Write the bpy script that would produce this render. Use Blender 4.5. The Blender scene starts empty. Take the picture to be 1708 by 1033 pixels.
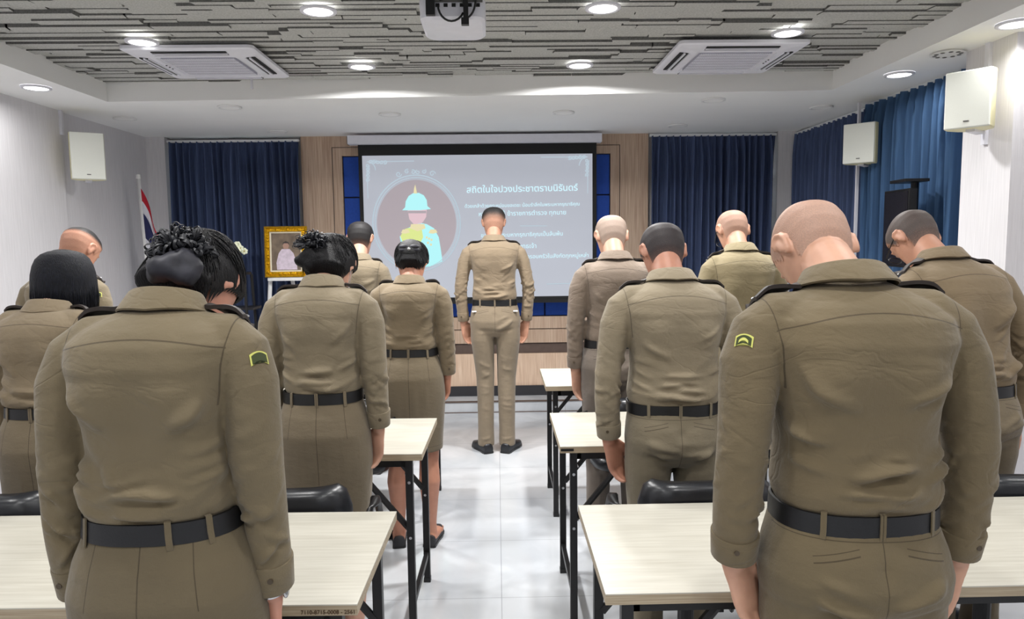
import bpy, bmesh, math, random
import numpy as np
from mathutils import Vector, Matrix
from mathutils.bvhtree import BVHTree
R = math.radians
SC = bpy.context.scene
COL = SC.collection

# ------------------------------------------------------------ camera, world, exposure
F_PX = 1200.0
cd = bpy.data.cameras.new('camera'); cam = bpy.data.objects.new('camera', cd); COL.objects.link(cam)
cd.sensor_width = 36.0; cd.lens = 36.0 * F_PX / 1708.0; cd.clip_start = 0.05; cd.clip_end = 200
CAM_R = Matrix.Rotation(R(-1.15), 4, 'Z') @ Matrix.Rotation(R(90 - 5.5), 4, 'X') @ Matrix.Rotation(R(-.7), 4, 'Z')
cam.matrix_world = Matrix.Translation((0, 0, 1.55)) @ CAM_R
SC.camera = cam
world = bpy.data.worlds.new('sky'); SC.world = world; world.use_nodes = True
bg = world.node_tree.nodes['Background']; bg.inputs[0].default_value = (0.86, 0.93, 1.0, 1); bg.inputs[1].default_value = 13.0
SC.view_settings.view_transform = 'Standard'; SC.view_settings.look = 'None'
SC.view_settings.gamma = 1.0; SC.view_settings.use_curve_mapping = False
SC.view_settings.exposure = 0.13
SC.cycles.max_bounces = 10; SC.cycles.diffuse_bounces = 8; SC.cycles.glossy_bounces = 3
SC.cycles.transmission_bounces = 4; SC.cycles.caustics_reflective = False; SC.cycles.caustics_refractive = False
SC.cycles.sample_clamp_indirect = 4.0
LAMP_W = 13.5
LAMP_COL = (1.0, 0.99, 0.975)

# ------------------------------------------------------------ materials
def srgb(r, g, b):
    f = lambda c: (c / 255 / 12.92) if c / 255 <= .04045 else ((c / 255 + .055) / 1.055) ** 2.4
    return (f(r), f(g), f(b), 1.0)

class X:
    """tiny expression wrapper over math nodes"""
    def __init__(s, nt, sock): s.nt = nt; s.s = sock
    def _m(s, op, *a):
        n = s.nt.nodes.new('ShaderNodeMath'); n.operation = op
        for i, v in enumerate((s,) + a):
            if isinstance(v, X): s.nt.links.new(v.s, n.inputs[i])
            else: n.inputs[i].default_value = float(v)
        return X(s.nt, n.outputs[0])
    def __add__(s, o): return s._m('ADD', o)
    def __sub__(s, o): return s._m('SUBTRACT', o)
    def __mul__(s, o): return s._m('MULTIPLY', o)
    def abs(s): return s._m('ABSOLUTE')
    def lt(s, o): return s._m('LESS_THAN', o)
    def gt(s, o): return s._m('GREATER_THAN', o)
    def max(s, o): return s._m('MAXIMUM', o)
    def clamp(s): n = s._m('MULTIPLY', 1.0); n.s.node.use_clamp = True; return n

def new_mat(name, col, rough=.6, metal=0., spec=.5):
    m = bpy.data.materials.new(name); m.use_nodes = True
    b = m.node_tree.nodes['Principled BSDF']
    b.inputs['Base Color'].default_value = col; b.inputs['Roughness'].default_value = rough
    b.inputs['Metallic'].default_value = metal; b.inputs['Specular IOR Level'].default_value = spec
    return m
def N(m, t, **kw):
    n = m.node_tree.nodes.new(t)
    for k, v in kw.items():
        if k in n.inputs: n.inputs[k].default_value = v
        else: setattr(n, k, v)
    return n
def L(m, a, b): m.node_tree.links.new(a, b)
def bsdf(m): return m.node_tree.nodes['Principled BSDF']
def coords(m, kind='Object', scale=(1, 1, 1)):
    tc = N(m, 'ShaderNodeTexCoord'); mp = N(m, 'ShaderNodeMapping'); mp.inputs['Scale'].default_value = scale
    L(m, tc.outputs[kind], mp.inputs[0]); return mp.outputs[0]
def noise_col(m, c1, c2, scale=5, stretch=(1, 1, 1), lo=.35, hi=.65, detail=4, bump=0, bump_d=.002, kind='Object', rough_var=0):
    v = coords(m, kind, stretch); n = N(m, 'ShaderNodeTexNoise', Scale=scale, Detail=detail); L(m, v, n.inputs['Vector'])
    r = N(m, 'ShaderNodeValToRGB'); r.color_ramp.elements[0].position = lo; r.color_ramp.elements[1].position = hi
    r.color_ramp.elements[0].color = c1; r.color_ramp.elements[1].color = c2
    L(m, n.outputs[0], r.inputs[0]); L(m, r.outputs[0], bsdf(m).inputs['Base Color'])
    if bump:
        b = N(m, 'ShaderNodeBump', Strength=bump, Distance=bump_d); L(m, n.outputs[0], b.inputs['Height']); L(m, b.outputs[0], bsdf(m).inputs['Normal'])
    return n, r
MAT = {}
def simple(name, rgb, rough=.6, metal=0., spec=.5, var=0.0, scale=20, stretch=(1, 1, 1), bump=0., bd=.002):
    if name in MAT: return MAT[name]
    c = srgb(*rgb); m = new_mat(name, c, rough, metal, spec)
    k = max(var, .02)
    noise_col(m, tuple(v * (1 - k) for v in c[:3]) + (1,), tuple(min(1, v * (1 + k)) for v in c[:3]) + (1,), scale, stretch, bump=bump, bump_d=bd)
    MAT[name] = m; return m

paint_white = simple('paint_white', (226, 226, 226), .75, var=.015, scale=2)
paint_ceiling = simple('paint_ceiling', (241, 241, 240), .8, var=.012, scale=1.5)
wallpaper = simple('wallpaper', (214, 212, 215), .8, var=.05, scale=40, stretch=(4, 4, .12), bump=.15)
black_metal = simple('black_metal', (24, 24, 26), .42, spec=.4)
black_plastic = simple('black_plastic', (20, 20, 22), .35)
grey_plastic = simple('grey_plastic', (96, 94, 92), .5)
black_leather = simple('black_leather', (24, 26, 31), .3, spec=.5, var=.1, scale=160, bump=.2, bd=.001)
black_belt = simple('black_belt', (12, 13, 17), .5, var=.15, scale=300, bump=.3, bd=.0006)
steel = simple('steel', (190, 190, 192), .25, 1.0)
gold = simple('gold', (214, 164, 22), .35, .75, var=.25, scale=60, bump=.6, bd=.004)
gold_trim = simple('gold_trim', (205, 180, 90), .4, .5)
ac_white = simple('ac_white', (222, 222, 230), .45)
ac_grille = simple('ac_grille', (168, 168, 180), .6)
dark_gap = simple('dark_gap', (14, 14, 15), .7)
speaker_white = simple('speaker_white', (222, 224, 216), .5, var=.02, scale=900, bump=.2, bd=.0008)
speaker_cream = simple('speaker_cream', (228, 222, 180), .5)
table_top_m = new_mat('table_laminate', srgb(226, 218, 198), .32); noise_col(table_top_m, srgb(172, 168, 156), srgb(187, 184, 173), 14, (.35, 7, 7), .3, .7)
table_edge_m = new_mat('table_edge', srgb(186, 172, 146), .5); noise_col(table_edge_m, srgb(150, 134, 110), srgb(176, 162, 138), 20, (.3, 6, 14))
wood = new_mat('wood_panel', srgb(176, 148, 124), .5); noise_col(wood, srgb(172, 144, 122), srgb(204, 180, 158), 9, (9, 9, .35), .3, .7, 6)
wood_light = new_mat('wood_light', srgb(205, 172, 145), .5); noise_col(wood_light, srgb(204, 172, 146), srgb(228, 202, 178), 9, (11, 9, .5), .3, .7, 6)
wood_dark = simple('wood_dark', (92, 76, 68), .6, var=.08)
skirt_dark = simple('skirting_dark', (46, 46, 50), .5)
blue_fabric = simple('blue_fabric_panel', (34, 78, 176), .8, var=.06, scale=50)
navy = simple('navy_edge', (18, 22, 44), .7)
skin_m = {}
def skin(rgb):
    if rgb not in skin_m:
        m = new_mat('skin', srgb(*rgb), .5)
        c = srgb(*rgb); noise_col(m, (c[0] * .93, c[1] * .88, c[2] * .86, 1), (min(1, c[0] * 1.08), c[1] * 1.05, c[2] * 1.02, 1), 22, lo=.3, hi=.7, bump=.08, bump_d=.001)
        bsdf(m).inputs['Subsurface Weight'].default_value = .06; bsdf(m).inputs['Subsurface Radius'].default_value = (.012, .004, .002)
        skin_m[rgb] = m
    return skin_m[rgb]

def line_mat(name, rgb, lines, rough=.88, crease=3.4):
    """cloth with stitched seam lines: lines(x,y,z) -> X mask, in the person's own coordinates"""
    m = new_mat(name, srgb(*rgb), rough, spec=.2); nt = m.node_tree
    c = srgb(*rgb)
    n, r = noise_col(m, (c[0] * .93, c[1] * .93, c[2] * .93, 1), (c[0] * 1.06, c[1] * 1.05, c[2] * 1.04, 1), 6, lo=.3, hi=.7)
    tc = N(m, 'ShaderNodeTexCoord'); sp = N(m, 'ShaderNodeSeparateXYZ'); L(m, tc.outputs['Object'], sp.inputs[0])
    x, y, z = (X(nt, sp.outputs[i]) for i in range(3))
    mask = lines(x, y, z)
    mix = N(m, 'ShaderNodeMix', data_type='RGBA'); L(m, r.outputs[0], mix.inputs[6]); mix.inputs[7].default_value = (c[0] * .42, c[1] * .4, c[2] * .4, 1)
    L(m, (mask * .8).s, mix.inputs[0]); L(m, mix.outputs[2], bsdf(m).inputs['Base Color'])
    w = N(m, 'ShaderNodeTexNoise', Scale=520, Detail=2); L(m, coords(m, 'Object', (1, 1, .35)), w.inputs['Vector'])
    w2 = N(m, 'ShaderNodeTexNoise', Scale=26, Detail=5, Roughness=.55); L(m, coords(m, 'Object', (1, 1, 1.8)), w2.inputs['Vector'])
    w3 = N(m, 'ShaderNodeTexNoise', Scale=6.5, Detail=2, Distortion=1.3); L(m, coords(m, 'Object', (1, 1, 1.7)), w3.inputs['Vector'])
    cre = (X(nt, w3.outputs[0]) - .5).abs()._m('MINIMUM', .07)
    h = X(nt, w.outputs[0]) * .12 + X(nt, w2.outputs[0]) * .8 + cre * crease - mask * .25
    b = N(m, 'ShaderNodeBump', Strength=.55, Distance=.006); L(m, h.s, b.inputs['Height']); L(m, b.outputs[0], bsdf(m).inputs['Normal'])
    bsdf(m).inputs['Sheen Weight'].default_value = .15; bsdf(m).inputs['Sheen Roughness'].default_value = .5
    return m

# ------------------------------------------------------------ mesh building
class MB:
    def __init__(s): s.v = []; s.f = []; s.m = []; s.mats = []
    def mi(s, mat):
        if mat not in s.mats: s.mats.append(mat)
        return s.mats.index(mat)
    def add(s, vs, fs, mat=None):
        o = len(s.v); s.v += [tuple(map(float, v)) for v in vs]; i = s.mi(mat) if mat else 0
        for f in fs: s.f.append(tuple(o + k for k in f)); s.m.append(i)
        return s
    def box(s, x0, x1, y0, y1, z0, z1, mat=None):
        vs = [(x, y, z) for x in (x0, x1) for y in (y0, y1) for z in (z0, z1)]
        return s.add(vs, [(0, 1, 3, 2), (4, 6, 7, 5), (0, 4, 5, 1), (2, 3, 7, 6), (0, 2, 6, 4), (1, 5, 7, 3)], mat)
    def quad(s, a, b, c, d, mat=None): return s.add([a, b, c, d], [(0, 1, 2, 3)], mat)
    def loft(s, rings, mat=None, cap=True, closed=True):
        n = len(rings[0]); vs = [p for r in rings for p in r]; fs = []
        for i in range(len(rings) - 1):
            for j in range(n if closed else n - 1):
                k = (j + 1) % n; fs.append((i * n + j, i * n + k, (i + 1) * n + k, (i + 1) * n + j))
        if cap:
            fs.append(tuple(range(n - 1, -1, -1))); fs.append(tuple((len(rings) - 1) * n + j for j in range(n)))
        return s.add(vs, fs, mat)
    def tube(s, path, rad, mat=None, n=12, up=(0, 1, 0), cap=True):
        """rad: one value, or list of r or (ru, rv); u is the axis nearest 'up'"""
        P = [Vector(p) for p in path]; rings = []
        if not isinstance(rad, (list, tuple)): rad = [rad] * len(P)
        for i, p in enumerate(P):
            d = (P[min(i + 1, len(P) - 1)] - P[max(i - 1, 0)]).normalized()
            u = Vector(up) - d * d.dot(Vector(up))
            if u.length < .05: u = Vector((1, 0, 0)) - d * d.x
            u.normalize(); w = d.cross(u)
            ru, rv = rad[i] if isinstance(rad[i], (tuple, list)) else (rad[i], rad[i])
            rings.append([p + u * (ru * math.cos(2 * math.pi * k / n)) + w * (rv * math.sin(2 * math.pi * k / n)) for k in range(n)])
        return s.loft(rings, mat, cap)
    def ball(s, c, r, mat=None, n=16, m=10, rot=None):
        r = r if isinstance(r, (tuple, list)) else (r, r, r); rings = []
        for i in range(m + 1):
            a = math.pi * (i + .02) / (m + .04); ring = []
            for k in range(n):
                t = 2 * math.pi * k / n; v = Vector((r[0] * math.sin(a) * math.cos(t), r[1] * math.sin(a) * math.sin(t), -r[2] * math.cos(a)))
                if rot is not None: v = rot @ v
                ring.append(Vector(c) + v)
            rings.append(ring)
        return s.loft(rings, mat)
    def cyl(s, c, r, h, axis='z', mat=None, n=20, r2=None):
        d = {'x': Vector((h, 0, 0)), 'y': Vector((0, h, 0)), 'z': Vector((0, 0, h))}[axis]; c = Vector(c)
        return s.tube([c, c + d], [r, r if r2 is None else r2], mat, n, up=(0, 1, 0) if axis != 'y' else (0, 0, 1))
    def build(s, name, mat=None, parent=None, smooth=False, bevel=0, loc=None, recalc=True, angle=None):
        me = bpy.data.meshes.new(name); me.from_pydata(s.v, [], s.f)
        ms = s.mats or ([mat] if mat else [])
        for q in ms: me.materials.append(q)
        if len(s.mats) > 1: me.polygons.foreach_set('material_index', s.m)
        if recalc:
            bm = bmesh.new(); bm.from_mesh(me); bmesh.ops.recalc_face_normals(bm, faces=bm.faces); bm.to_mesh(me); bm.free()
        if smooth: me.polygons.foreach_set('use_smooth', [True] * len(me.polygons))
        if angle is not None: me.set_sharp_from_angle(angle=R(angle))
        o = bpy.data.objects.new(name, me); COL.objects.link(o)
        if parent is not None: o.parent = parent
        if loc is not None: o.location = loc
        if bevel:
            b = o.modifiers.new('soft_edge', 'BEVEL'); b.width = bevel; b.segments = 2; b.limit_method = 'ANGLE'
        return o
def empty(name, loc, rz=0):
    o = bpy.data.objects.new(name, None); COL.objects.link(o); o.location = loc; o.rotation_euler.z = rz; o.empty_display_size = .1; return o
def tag(o, label=None, cat=None, group=None, kind=None):
    if label: o['label'] = label
    if cat: o['category'] = cat
    if group: o['group'] = group
    if kind: o['kind'] = kind
    return o
def struct(o): o['kind'] = 'structure'; return o
def copy_tree(o, parent=None):
    c = o.copy(); COL.objects.link(c); c.parent = parent
    for ch in list(o.children): copy_tree(ch, c)
    return c
def text_mesh(body, size, mat, name, parent, loc, rot, align='CENTER', thick=.0006, bold=0.0):
    cu = bpy.data.curves.new('t', 'FONT'); cu.body = body; cu.size = size; cu.align_x = align; cu.extrude = thick; cu.offset = bold
    o = bpy.data.objects.new('t', cu); COL.objects.link(o)
    bpy.context.view_layer.update(); dg = bpy.context.evaluated_depsgraph_get()
    me = bpy.data.meshes.new_from_object(o.evaluated_get(dg)); bpy.data.objects.remove(o)
    me.materials.clear(); me.materials.append(mat)
    t = bpy.data.objects.new(name, me); COL.objects.link(t); t.parent = parent; t.location = loc; t.rotation_euler = rot
    return t

# ------------------------------------------------------------ setting: floor, walls, ceiling
ZC, ZP = 2.5, 2.64              # soffit and panelled ceiling heights
XL, XR, YB, YF = -3.10, 2.84, 6.7, -4.0
floor_m = new_mat('floor_tile', srgb(214, 216, 220), .12, spec=.6)
def _floor():
    m = floor_m; nt = m.node_tree
    v = coords(m, 'Object')
    n = N(m, 'ShaderNodeTexNoise', Scale=1.6, Detail=8, Distortion=1.4); L(m, v, n.inputs['Vector'])
    r = N(m, 'ShaderNodeValToRGB'); r.color_ramp.elements[0].position = .36; r.color_ramp.elements[1].position = .6
    r.color_ramp.elements[0].color = srgb(186, 190, 195); r.color_ramp.elements[1].color = srgb(206, 209, 213); L(m, n.outputs[0], r.inputs[0])
    br = N(m, 'ShaderNodeTexBrick', offset=0.0, squash=1.0); L(m, v, br.inputs['Vector'])
    br.inputs['Scale'].default_value = 1.0; br.inputs['Brick Width'].default_value = .6; br.inputs['Row Height'].default_value = .6
    br.inputs['Mortar Size'].default_value = .0018; br.inputs['Color1'].default_value = (1, 1, 1, 1); br.inputs['Color2'].default_value = (.985, .985, .985, 1); br.inputs['Mortar'].default_value = (.62, .62, .63, 1)
    mx = N(m, 'ShaderNodeMix', data_type='RGBA', blend_type='MULTIPLY'); mx.inputs[0].default_value = 1
    L(m, r.outputs[0], mx.inputs[6]); L(m, br.outputs['Color'], mx.inputs[7]); L(m, mx.outputs[2], bsdf(m).inputs['Base Color'])
_floor()
struct(MB().box(XL - .2, XR + .2, YF - .1, YB + .2, -.1, 0, floor_m).build('floor'))
stage = MB().box(XL, XR, 6.4, YB, 0, .108, floor_m).build('floor_platform'); struct(stage)
struct(MB().box(XL, XR, 6.392, 6.40, .094, .1085, wood_dark).build('trim_1'))
struct(MB().box(XL, XR, 6.388, 6.40, 0, .006, wood_dark).build('trim_2'))

# back wall round its two window openings, then the wooden feature wall between them
wb = MB()
wb.box(XL - .15, -2.93, YB, YB + .12, 0, 2.7, wallpaper); wb.box(-2.93, -1.79, YB, YB + .12, 0, .5, wallpaper); wb.box(-2.93, -1.79, YB, YB + .12, 2.47, 2.7, wallpaper)
wb.box(-1.79, 1.44, YB, YB + .12, 0, 2.7, wallpaper); wb.box(1.44, 2.56, YB, YB + .12, 0, .5, wallpaper); wb.box(1.44, 2.56, YB, YB + .12, 2.47, 2.7, wallpaper)
wb.box(2.56, XR + .15, YB, YB + .12, 0, 2.7, wallpaper)
struct(wb.build('wall_back'))
struct(MB().box(XL, -2.935, 6.56, YB, 0, ZC, wallpaper).build('wall_back_left_pier'))
struct(MB().box(2.555, XR, 6.56, YB, 0, ZC, wallpaper).build('wall_back_right_pier'))
wl = MB().box(XL - .12, XL, 5.26, YB, 0, 2.7, wallpaper).box(XL - .12, XL + .03, YF, 5.26, 0, 2.7, wallpaper)
struct(wl.build('wall_left'))
wr = MB()
wr.box(XR, XR + .12, 6.50, YB + .12, 0, 2.7, wallpaper); wr.box(XR, XR + .12, 4.0, 6.50, 0, .5, wallpaper); wr.box(XR, XR + .12, 4.0, 6.50, 2.46, 2.7, wallpaper)
wr.box(XR, XR + .12, YF, 4.0, 0, 2.7, wallpaper)
struct(wr.build('wall_right'))
struct(MB().box(2.47, XR, 3.45, 3.82, 0, ZC, wallpaper).build('wall_right_pier'))
struct(MB().box(XL - .12, XR + .12, YF - .12, YF, 0, 2.7, wallpaper).build('wall_front'))
# wooden feature wall: board face with a recess for the blue fabric panels
BX0, BX1, BZ0, BZ1 = -1.385, 1.045, .845, 2.325
ww = MB(); y0, y1 = 6.62, YB
ww.box(-1.75, BX0, y0, y1, .108, 2.5, wood).box(BX1, 1.39, y0, y1, .108, 2.5, wood).box(BX0, BX1, y0, y1, BZ1, 2.5, wood)
ww.box(BX0, BX1, y0 - .015, y1, .735, BZ0, wood).box(BX0, BX1, y0, y1, .60, .728, wood)
ww.box(BX0, BX1, y0 + .02, y1, .50, .60, wood_dark).box(BX0, BX1, y0, y1, .20, .50, wood_light)
struct(ww.build('wall_panelling'))
g = MB()   # routed groove lines of the panelling
for a in ((-1.475, -1.468, BZ0, 2.40), (1.125, 1.132, BZ0, 2.40)): g.box(a[0], a[1], y0 - .003, y0 + .01, a[2], a[3], wood_dark)
g.box(-1.475, 1.132, y0 - .003, y0 + .01, 2.397, 2.403, wood_dark); g.box(BX0, BX1, y0 - .003, y0 + .01, .728, .735, wood_dark)
struct(g.build('trim_3'))
struct(MB().box(-1.75, 1.39, y0 - .02, y0, .108, .20, skirt_dark).build('baseboard_back'))
bp = MB()
for i in range(4):
    xa = BX0 + i * (BX1 - BX0) / 4; xb = BX0 + (i + 1) * (BX1 - BX0) / 4
    for j in range(4):
        za = BZ0 + j * (BZ1 - BZ0) / 4; zb = BZ0 + (j + 1) * (BZ1 - BZ0) / 4
        bp.box(xa + .006, xb - .006, y0 + .02, y1, za + .006, zb - .006, blue_fabric)
bp.box(BX0, BX1, y0 + .04, y1, BZ0, BZ1, navy)
struct(bp.build('wall_blue_panels', bevel=.004))

# ceiling: soffit ring with a raised field of grey relief boards
CL, CR = -2.575, 2.20
cyl_, cyr_ = 4.955, 4.765
def soffit():
    b = MB(); m = paint_ceiling
    b.add([(XL - .1, YF, ZC), (CL, YF, ZC), (CL, cyl_, ZC), (XL - .1, YB + .1, ZC), (CR, cyr_, ZC), (XR + .1, YB + .1, ZC), (CR, YF, ZC), (XR + .1, YF, ZC)],
          [(0, 1, 2, 3), (3, 2, 4, 5), (5, 4, 6, 7)], m)
    e = .012   # reveal rising to the panelled field
    b.add([(CL, YF, ZC), (CL, cyl_, ZC), (CR, cyr_, ZC), (CR, YF, ZC), (CL - e, YF, ZP + .03), (CL - e, cyl_ + e, ZP + .03), (CR + e, cyr_ + e, ZP + .03), (CR + e, YF, ZP + .03)],
          [(0, 1, 5, 4), (1, 2, 6, 5), (2, 3, 7, 6)], m)
    b.box(XL - .12, XR + .12, YF - .1, YB + .12, 2.70, 2.78, m)
    return b
struct(soffit().build('ceiling', recalc=False))
def wm(name, c1, c2):
    m = new_mat(name, c1, .9); n, r = noise_col(m, c1, c2, 130, lo=.3, hi=.75, detail=3); return m
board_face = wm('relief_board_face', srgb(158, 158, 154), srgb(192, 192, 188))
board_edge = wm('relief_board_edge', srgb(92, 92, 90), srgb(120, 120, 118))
def relief():
    """rows of staggered boards; every board hangs a little lower or higher than its neighbours"""
    rnd = random.Random(4); b = MB(); y = YF
    rows = []
    while y < 5.0:
        w = rnd.choice((.030, .038, .048, .062)); rows.append((y, y + w)); y += w
    for (ya, yb) in rows:
        x = CL - .02 - rnd.random() * .3
        while x < CR + .02:
            ln = rnd.choice((.16, .25, .38, .5, .7, .9)); h = rnd.choice((0, .004, .008, .013, .018, .022))
            xa, xb = max(x, CL - .02), min(x + ln, CR + .02)
            if xb > xa + .01:
                lim = cyl_ + (cyr_ - cyl_) * ((xa + xb) / 2 - CL) / (CR - CL) + .01
                if ya < lim:
                    z = ZP - .002 - h; zt = ZP + .04; o = len(b.v); yb2 = yb
                    k = rnd.uniform(-.012, .012)
                    vs = [(xa, ya, z), (xb + k, ya, z), (xb, yb2, z), (xa + k, yb2, z), (xa, ya, zt), (xb + k, ya, zt), (xb, yb2, zt), (xa + k, yb2, zt)]
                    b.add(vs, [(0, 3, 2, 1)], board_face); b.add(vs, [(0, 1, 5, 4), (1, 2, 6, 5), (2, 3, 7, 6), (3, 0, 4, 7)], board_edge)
            x += ln
    return b
struct(relief().build('ceiling_relief_boards'))

# windows: glass and frames outside the curtains
glass = new_mat('window_glass', (1, 1, 1, 1), .02); bsdf(glass).inputs['Transmission Weight'].default_value = 1.0; bsdf(glass).inputs['IOR'].default_value = 1.02
alu = simple('white_aluminium', (225, 227, 228), .4)
def window(i, x0, x1, z0, z1, y, side=False):
    b = MB(); gl = MB(); t = .045
    bars = [x0, (x0 + x1) / 2 - t / 2, x1 - t]
    for q in bars: b.box(q, q + t, y, y + .05, z0, z1, alu)
    for q in (z0, z1 - t): b.box(x0, x1, y, y + .05, q, q + t, alu)
    gl.box(x0, x1, y + .02, y + .026, z0, z1, glass)
    f = b.build('window_%d' % i); struct(f); p = gl.build('window_pane', parent=f)
    if side: f.rotation_euler.z = R(-90)
    return f
window(1, -2.93, -1.79, .5, 2.47, 6.74); window(2, 1.44, 2.56, .5, 2.47, 6.74)
w3 = window(3, -6.50, -4.0, .5, 2.46, 0, True); w3.location = (XR + .04, 0, 0)

# curtains
def curtain_mat(name, rgb, trans):
    m = new_mat(name, srgb(*rgb), .85, spec=.15); nt = m.node_tree
    noise_col(m, srgb(*[c * .86 for c in rgb]), srgb(*rgb), 30, (3, 3, .1))
    t = N(m, 'ShaderNodeBsdfTranslucent'); t.inputs[0].default_value = srgb(*[min(255, c * .75 + 62) for c in rgb])
    mx = N(m, 'ShaderNodeMixShader'); mx.inputs[0].default_value = trans
    L(m, bsdf(m).outputs[0], mx.inputs[1]); L(m, t.outputs[0], mx.inputs[2]); L(m, mx.outputs[0], nt.nodes['Material Output'].inputs[0])
    return m
cur_back = curtain_mat('navy_curtain', (84, 98, 134), .07)
cur_side = curtain_mat('blue_curtain', (88, 122, 164), .42)
def curtain(name, length, z0, z1, mat, seed, folds, amp=.045):
    rnd = random.Random(seed); nx = folds * 12; nz = 26; vs = []; fs = []
    ph = [rnd.uniform(-.5, .5) for _ in range(folds + 2)]; am = [rnd.uniform(.6, 1.25) for _ in range(folds + 2)]
    for i in range(nx + 1):
        u = i / nx * folds; k = int(u); fr = u - k
        for j in range(nz + 1):
            v = j / nz; top = max(0, (v - .93) / .07)
            p = u + .22 * math.sin(u * 1.3 + 2.2 * v + seed) * (1 - top)
            a = (am[k] * (1 - fr) + am[k + 1] * fr) * amp * (1 - .35 * top)
            s = math.sin(2 * math.pi * p + .4 * ph[k])
            s = math.copysign(abs(s) ** .75, s) + .18 * math.sin(4 * math.pi * p * 1.31 + 3 * v)
            vs.append((length * i / nx + .006 * math.cos(2 * math.pi * p), -a * s, z0 + (z1 - z0) * v))
    for i in range(nx):
        for j in range(nz): q = i * (nz + 1) + j; fs.append((q, q + nz + 1, q + nz + 2, q + 1))
    b = MB(); b.add(vs, fs, mat); o = b.build(name, smooth=True, recalc=False)
    return o
def curtain_set(loc, rz, length, z0, z1, mat, seed, folds, label, amp=.045):
    t = empty('curtain', loc, rz); tag(t, label, 'curtain')
    c = curtain('curtain_fabric', length, z0, z1, mat, seed, folds, amp); c.parent = t
    r = MB().box(-.01, length + .01, -.012, .012, z1 - .006, z1 + .014, alu).build('curtain_track', parent=t)
    return t
curtain_set((-2.905, 6.57, 0), 0, 1.145, .13, 2.455, cur_back, 1, 19, 'dark navy pleated curtain left of the wooden wall, behind the gold portrait frame')
curtain_set((1.400, 6.57, 0), 0, 1.130, .13, 2.470, cur_back, 5, 18, 'dark navy pleated curtain on the back wall right of the projection screen')
curtain_set((2.72, 6.55, 0), R(-90), 1.30, .05, 2.470, cur_back, 8, 16, 'dark blue side curtain in the far right corner behind the smaller-looking speaker')
curtain_set((2.70, 5.215, 0), R(-90), 1.335, .05, 2.485, cur_side, 3, 15, 'bright sunlit blue side curtain hanging behind the monitor on its stand', .07)

# ------------------------------------------------------------ ceiling fixtures
lamp_em = bpy.data.materials.new('lamp_diffuser'); lamp_em.use_nodes = True
_b = lamp_em.node_tree.nodes['Principled BSDF']; _b.inputs['Emission Color'].default_value = (1, .99, .96, 1); _b.inputs['Emission Strength'].default_value = 6
def downlight(x, y, z, label, group, on=True):
    t = empty('ceiling_downlight', (x, y, z)); tag(t, label, 'ceiling light', group)
    r = .082
    ring = []
    for rr, zz in ((r, -.001), (r, -.010), (r - .016, -.012), (r - .020, -.004)):
        ring.append([(rr * math.cos(a), rr * math.sin(a), zz) for a in [2 * math.pi * k / 32 for k in range(32)]])
    MB().loft(ring, ac_white if on else paint_white, cap=False).build('trim_ring', parent=t, smooth=True)
    MB().cyl((0, 0, -.009), r - .018, .004, 'z', lamp_em if on else paint_ceiling, 32).build('diffuser', parent=t)
    if on:
        ld = bpy.data.lights.new('lamp_light', 'AREA'); ld.shape = 'DISK'; ld.size = .13; ld.energy = LAMP_W * (((2.1 if y > 4 else 1.3) if abs(x) < 2 else .24) if y > 3 else (.50 if abs(x) < 2 else .3)); ld.color = LAMP_COL; ld.spread = R(168 if y > 4 else 150)
        lo = bpy.data.objects.new('lamp_light', ld); COL.objects.link(lo); lo.parent = t; lo.location = (0, 0, -.014)
    return t
vis = {(-1.83, 3.90): 'lit round downlight beside the left ceiling air conditioner', (-.797, 3.41): 'lit round downlight at the top edge of the photo, left of the projector',
       (-.796, 4.465): 'lit round downlight in the relief ceiling between the left air conditioner and the projector',
       (.519, 4.473): 'lit round downlight in the relief ceiling left of the right air conditioner', (1.52, 3.81): 'lit round downlight just above the right ceiling air conditioner',
       (.50, 3.39): 'lit round downlight cut by the top edge of the photo, right of the projector'}
for (x, y), lb in vis.items(): downlight(x, y, ZP - .034, lb, 'lit downlights in the relief ceiling')
for (x, y), lb in {(-2.747, 4.48): 'lit round downlight in the left white soffit', (2.387, 4.305): 'lit round downlight in the right white soffit above the side curtain',
                   (2.359, 3.308): 'lit round downlight in the right white soffit by the near wall pier'}.items():
    downlight(x, y, ZC, lb, 'lit downlights in the white soffit')
for y in (2.3, 1.2, .1, -1.0, -2.2):
    for x in (-.8, .51): downlight(x, y, ZP - .034, 'lit downlight behind the camera end of the hall', 'downlights behind the view')
for y in (1.8, -.4, -2.4):
    for x in (-1.83, 1.52): downlight(x, y, ZP - .034, 'lit downlight behind the camera end of the hall', 'downlights behind the view')
for y in (3.2, 1.9, .5, -1.): downlight(-2.8, y, ZC, 'lit downlight over the left wall behind the view', 'downlights behind the view')
for y in (2.2, .9, -.5): downlight(2.5, y, ZC, 'lit downlight over the right wall behind the view', 'downlights behind the view')
for (x, y, lb) in ((-1.845, 5.161, 'unlit round downlight in the back soffit under the left air conditioner'), (-2.781, 5.58, 'unlit round downlight above the left wall speaker'),
                   (-1.854, 6.292, 'unlit round downlight above the left navy curtain'), (-.784, 5.50, 'unlit round downlight above the left end of the projection screen'),
                   (.514, 5.487, 'unlit round downlight above the right end of the projection screen'), (1.508, 5.047, 'unlit round downlight in the back soffit under the right air conditioner'),
                   (1.54, 6.164, 'unlit round downlight above the right navy curtain'), (2.399, 5.356, 'unlit round downlight above the corner side curtain')):
    downlight(x, y, ZC, lb, 'unlit downlights in the back soffit', False)
t = empty('smoke_detector', (2.37, 3.82, ZC)); tag(t, 'small white round ceiling fitting with slots near the right pier', 'detector')
MB().cyl((0, 0, -.012), .085, .012, 'z', paint_white, 32, .07).build('base', parent=t, smooth=False)
s = MB()
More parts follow.
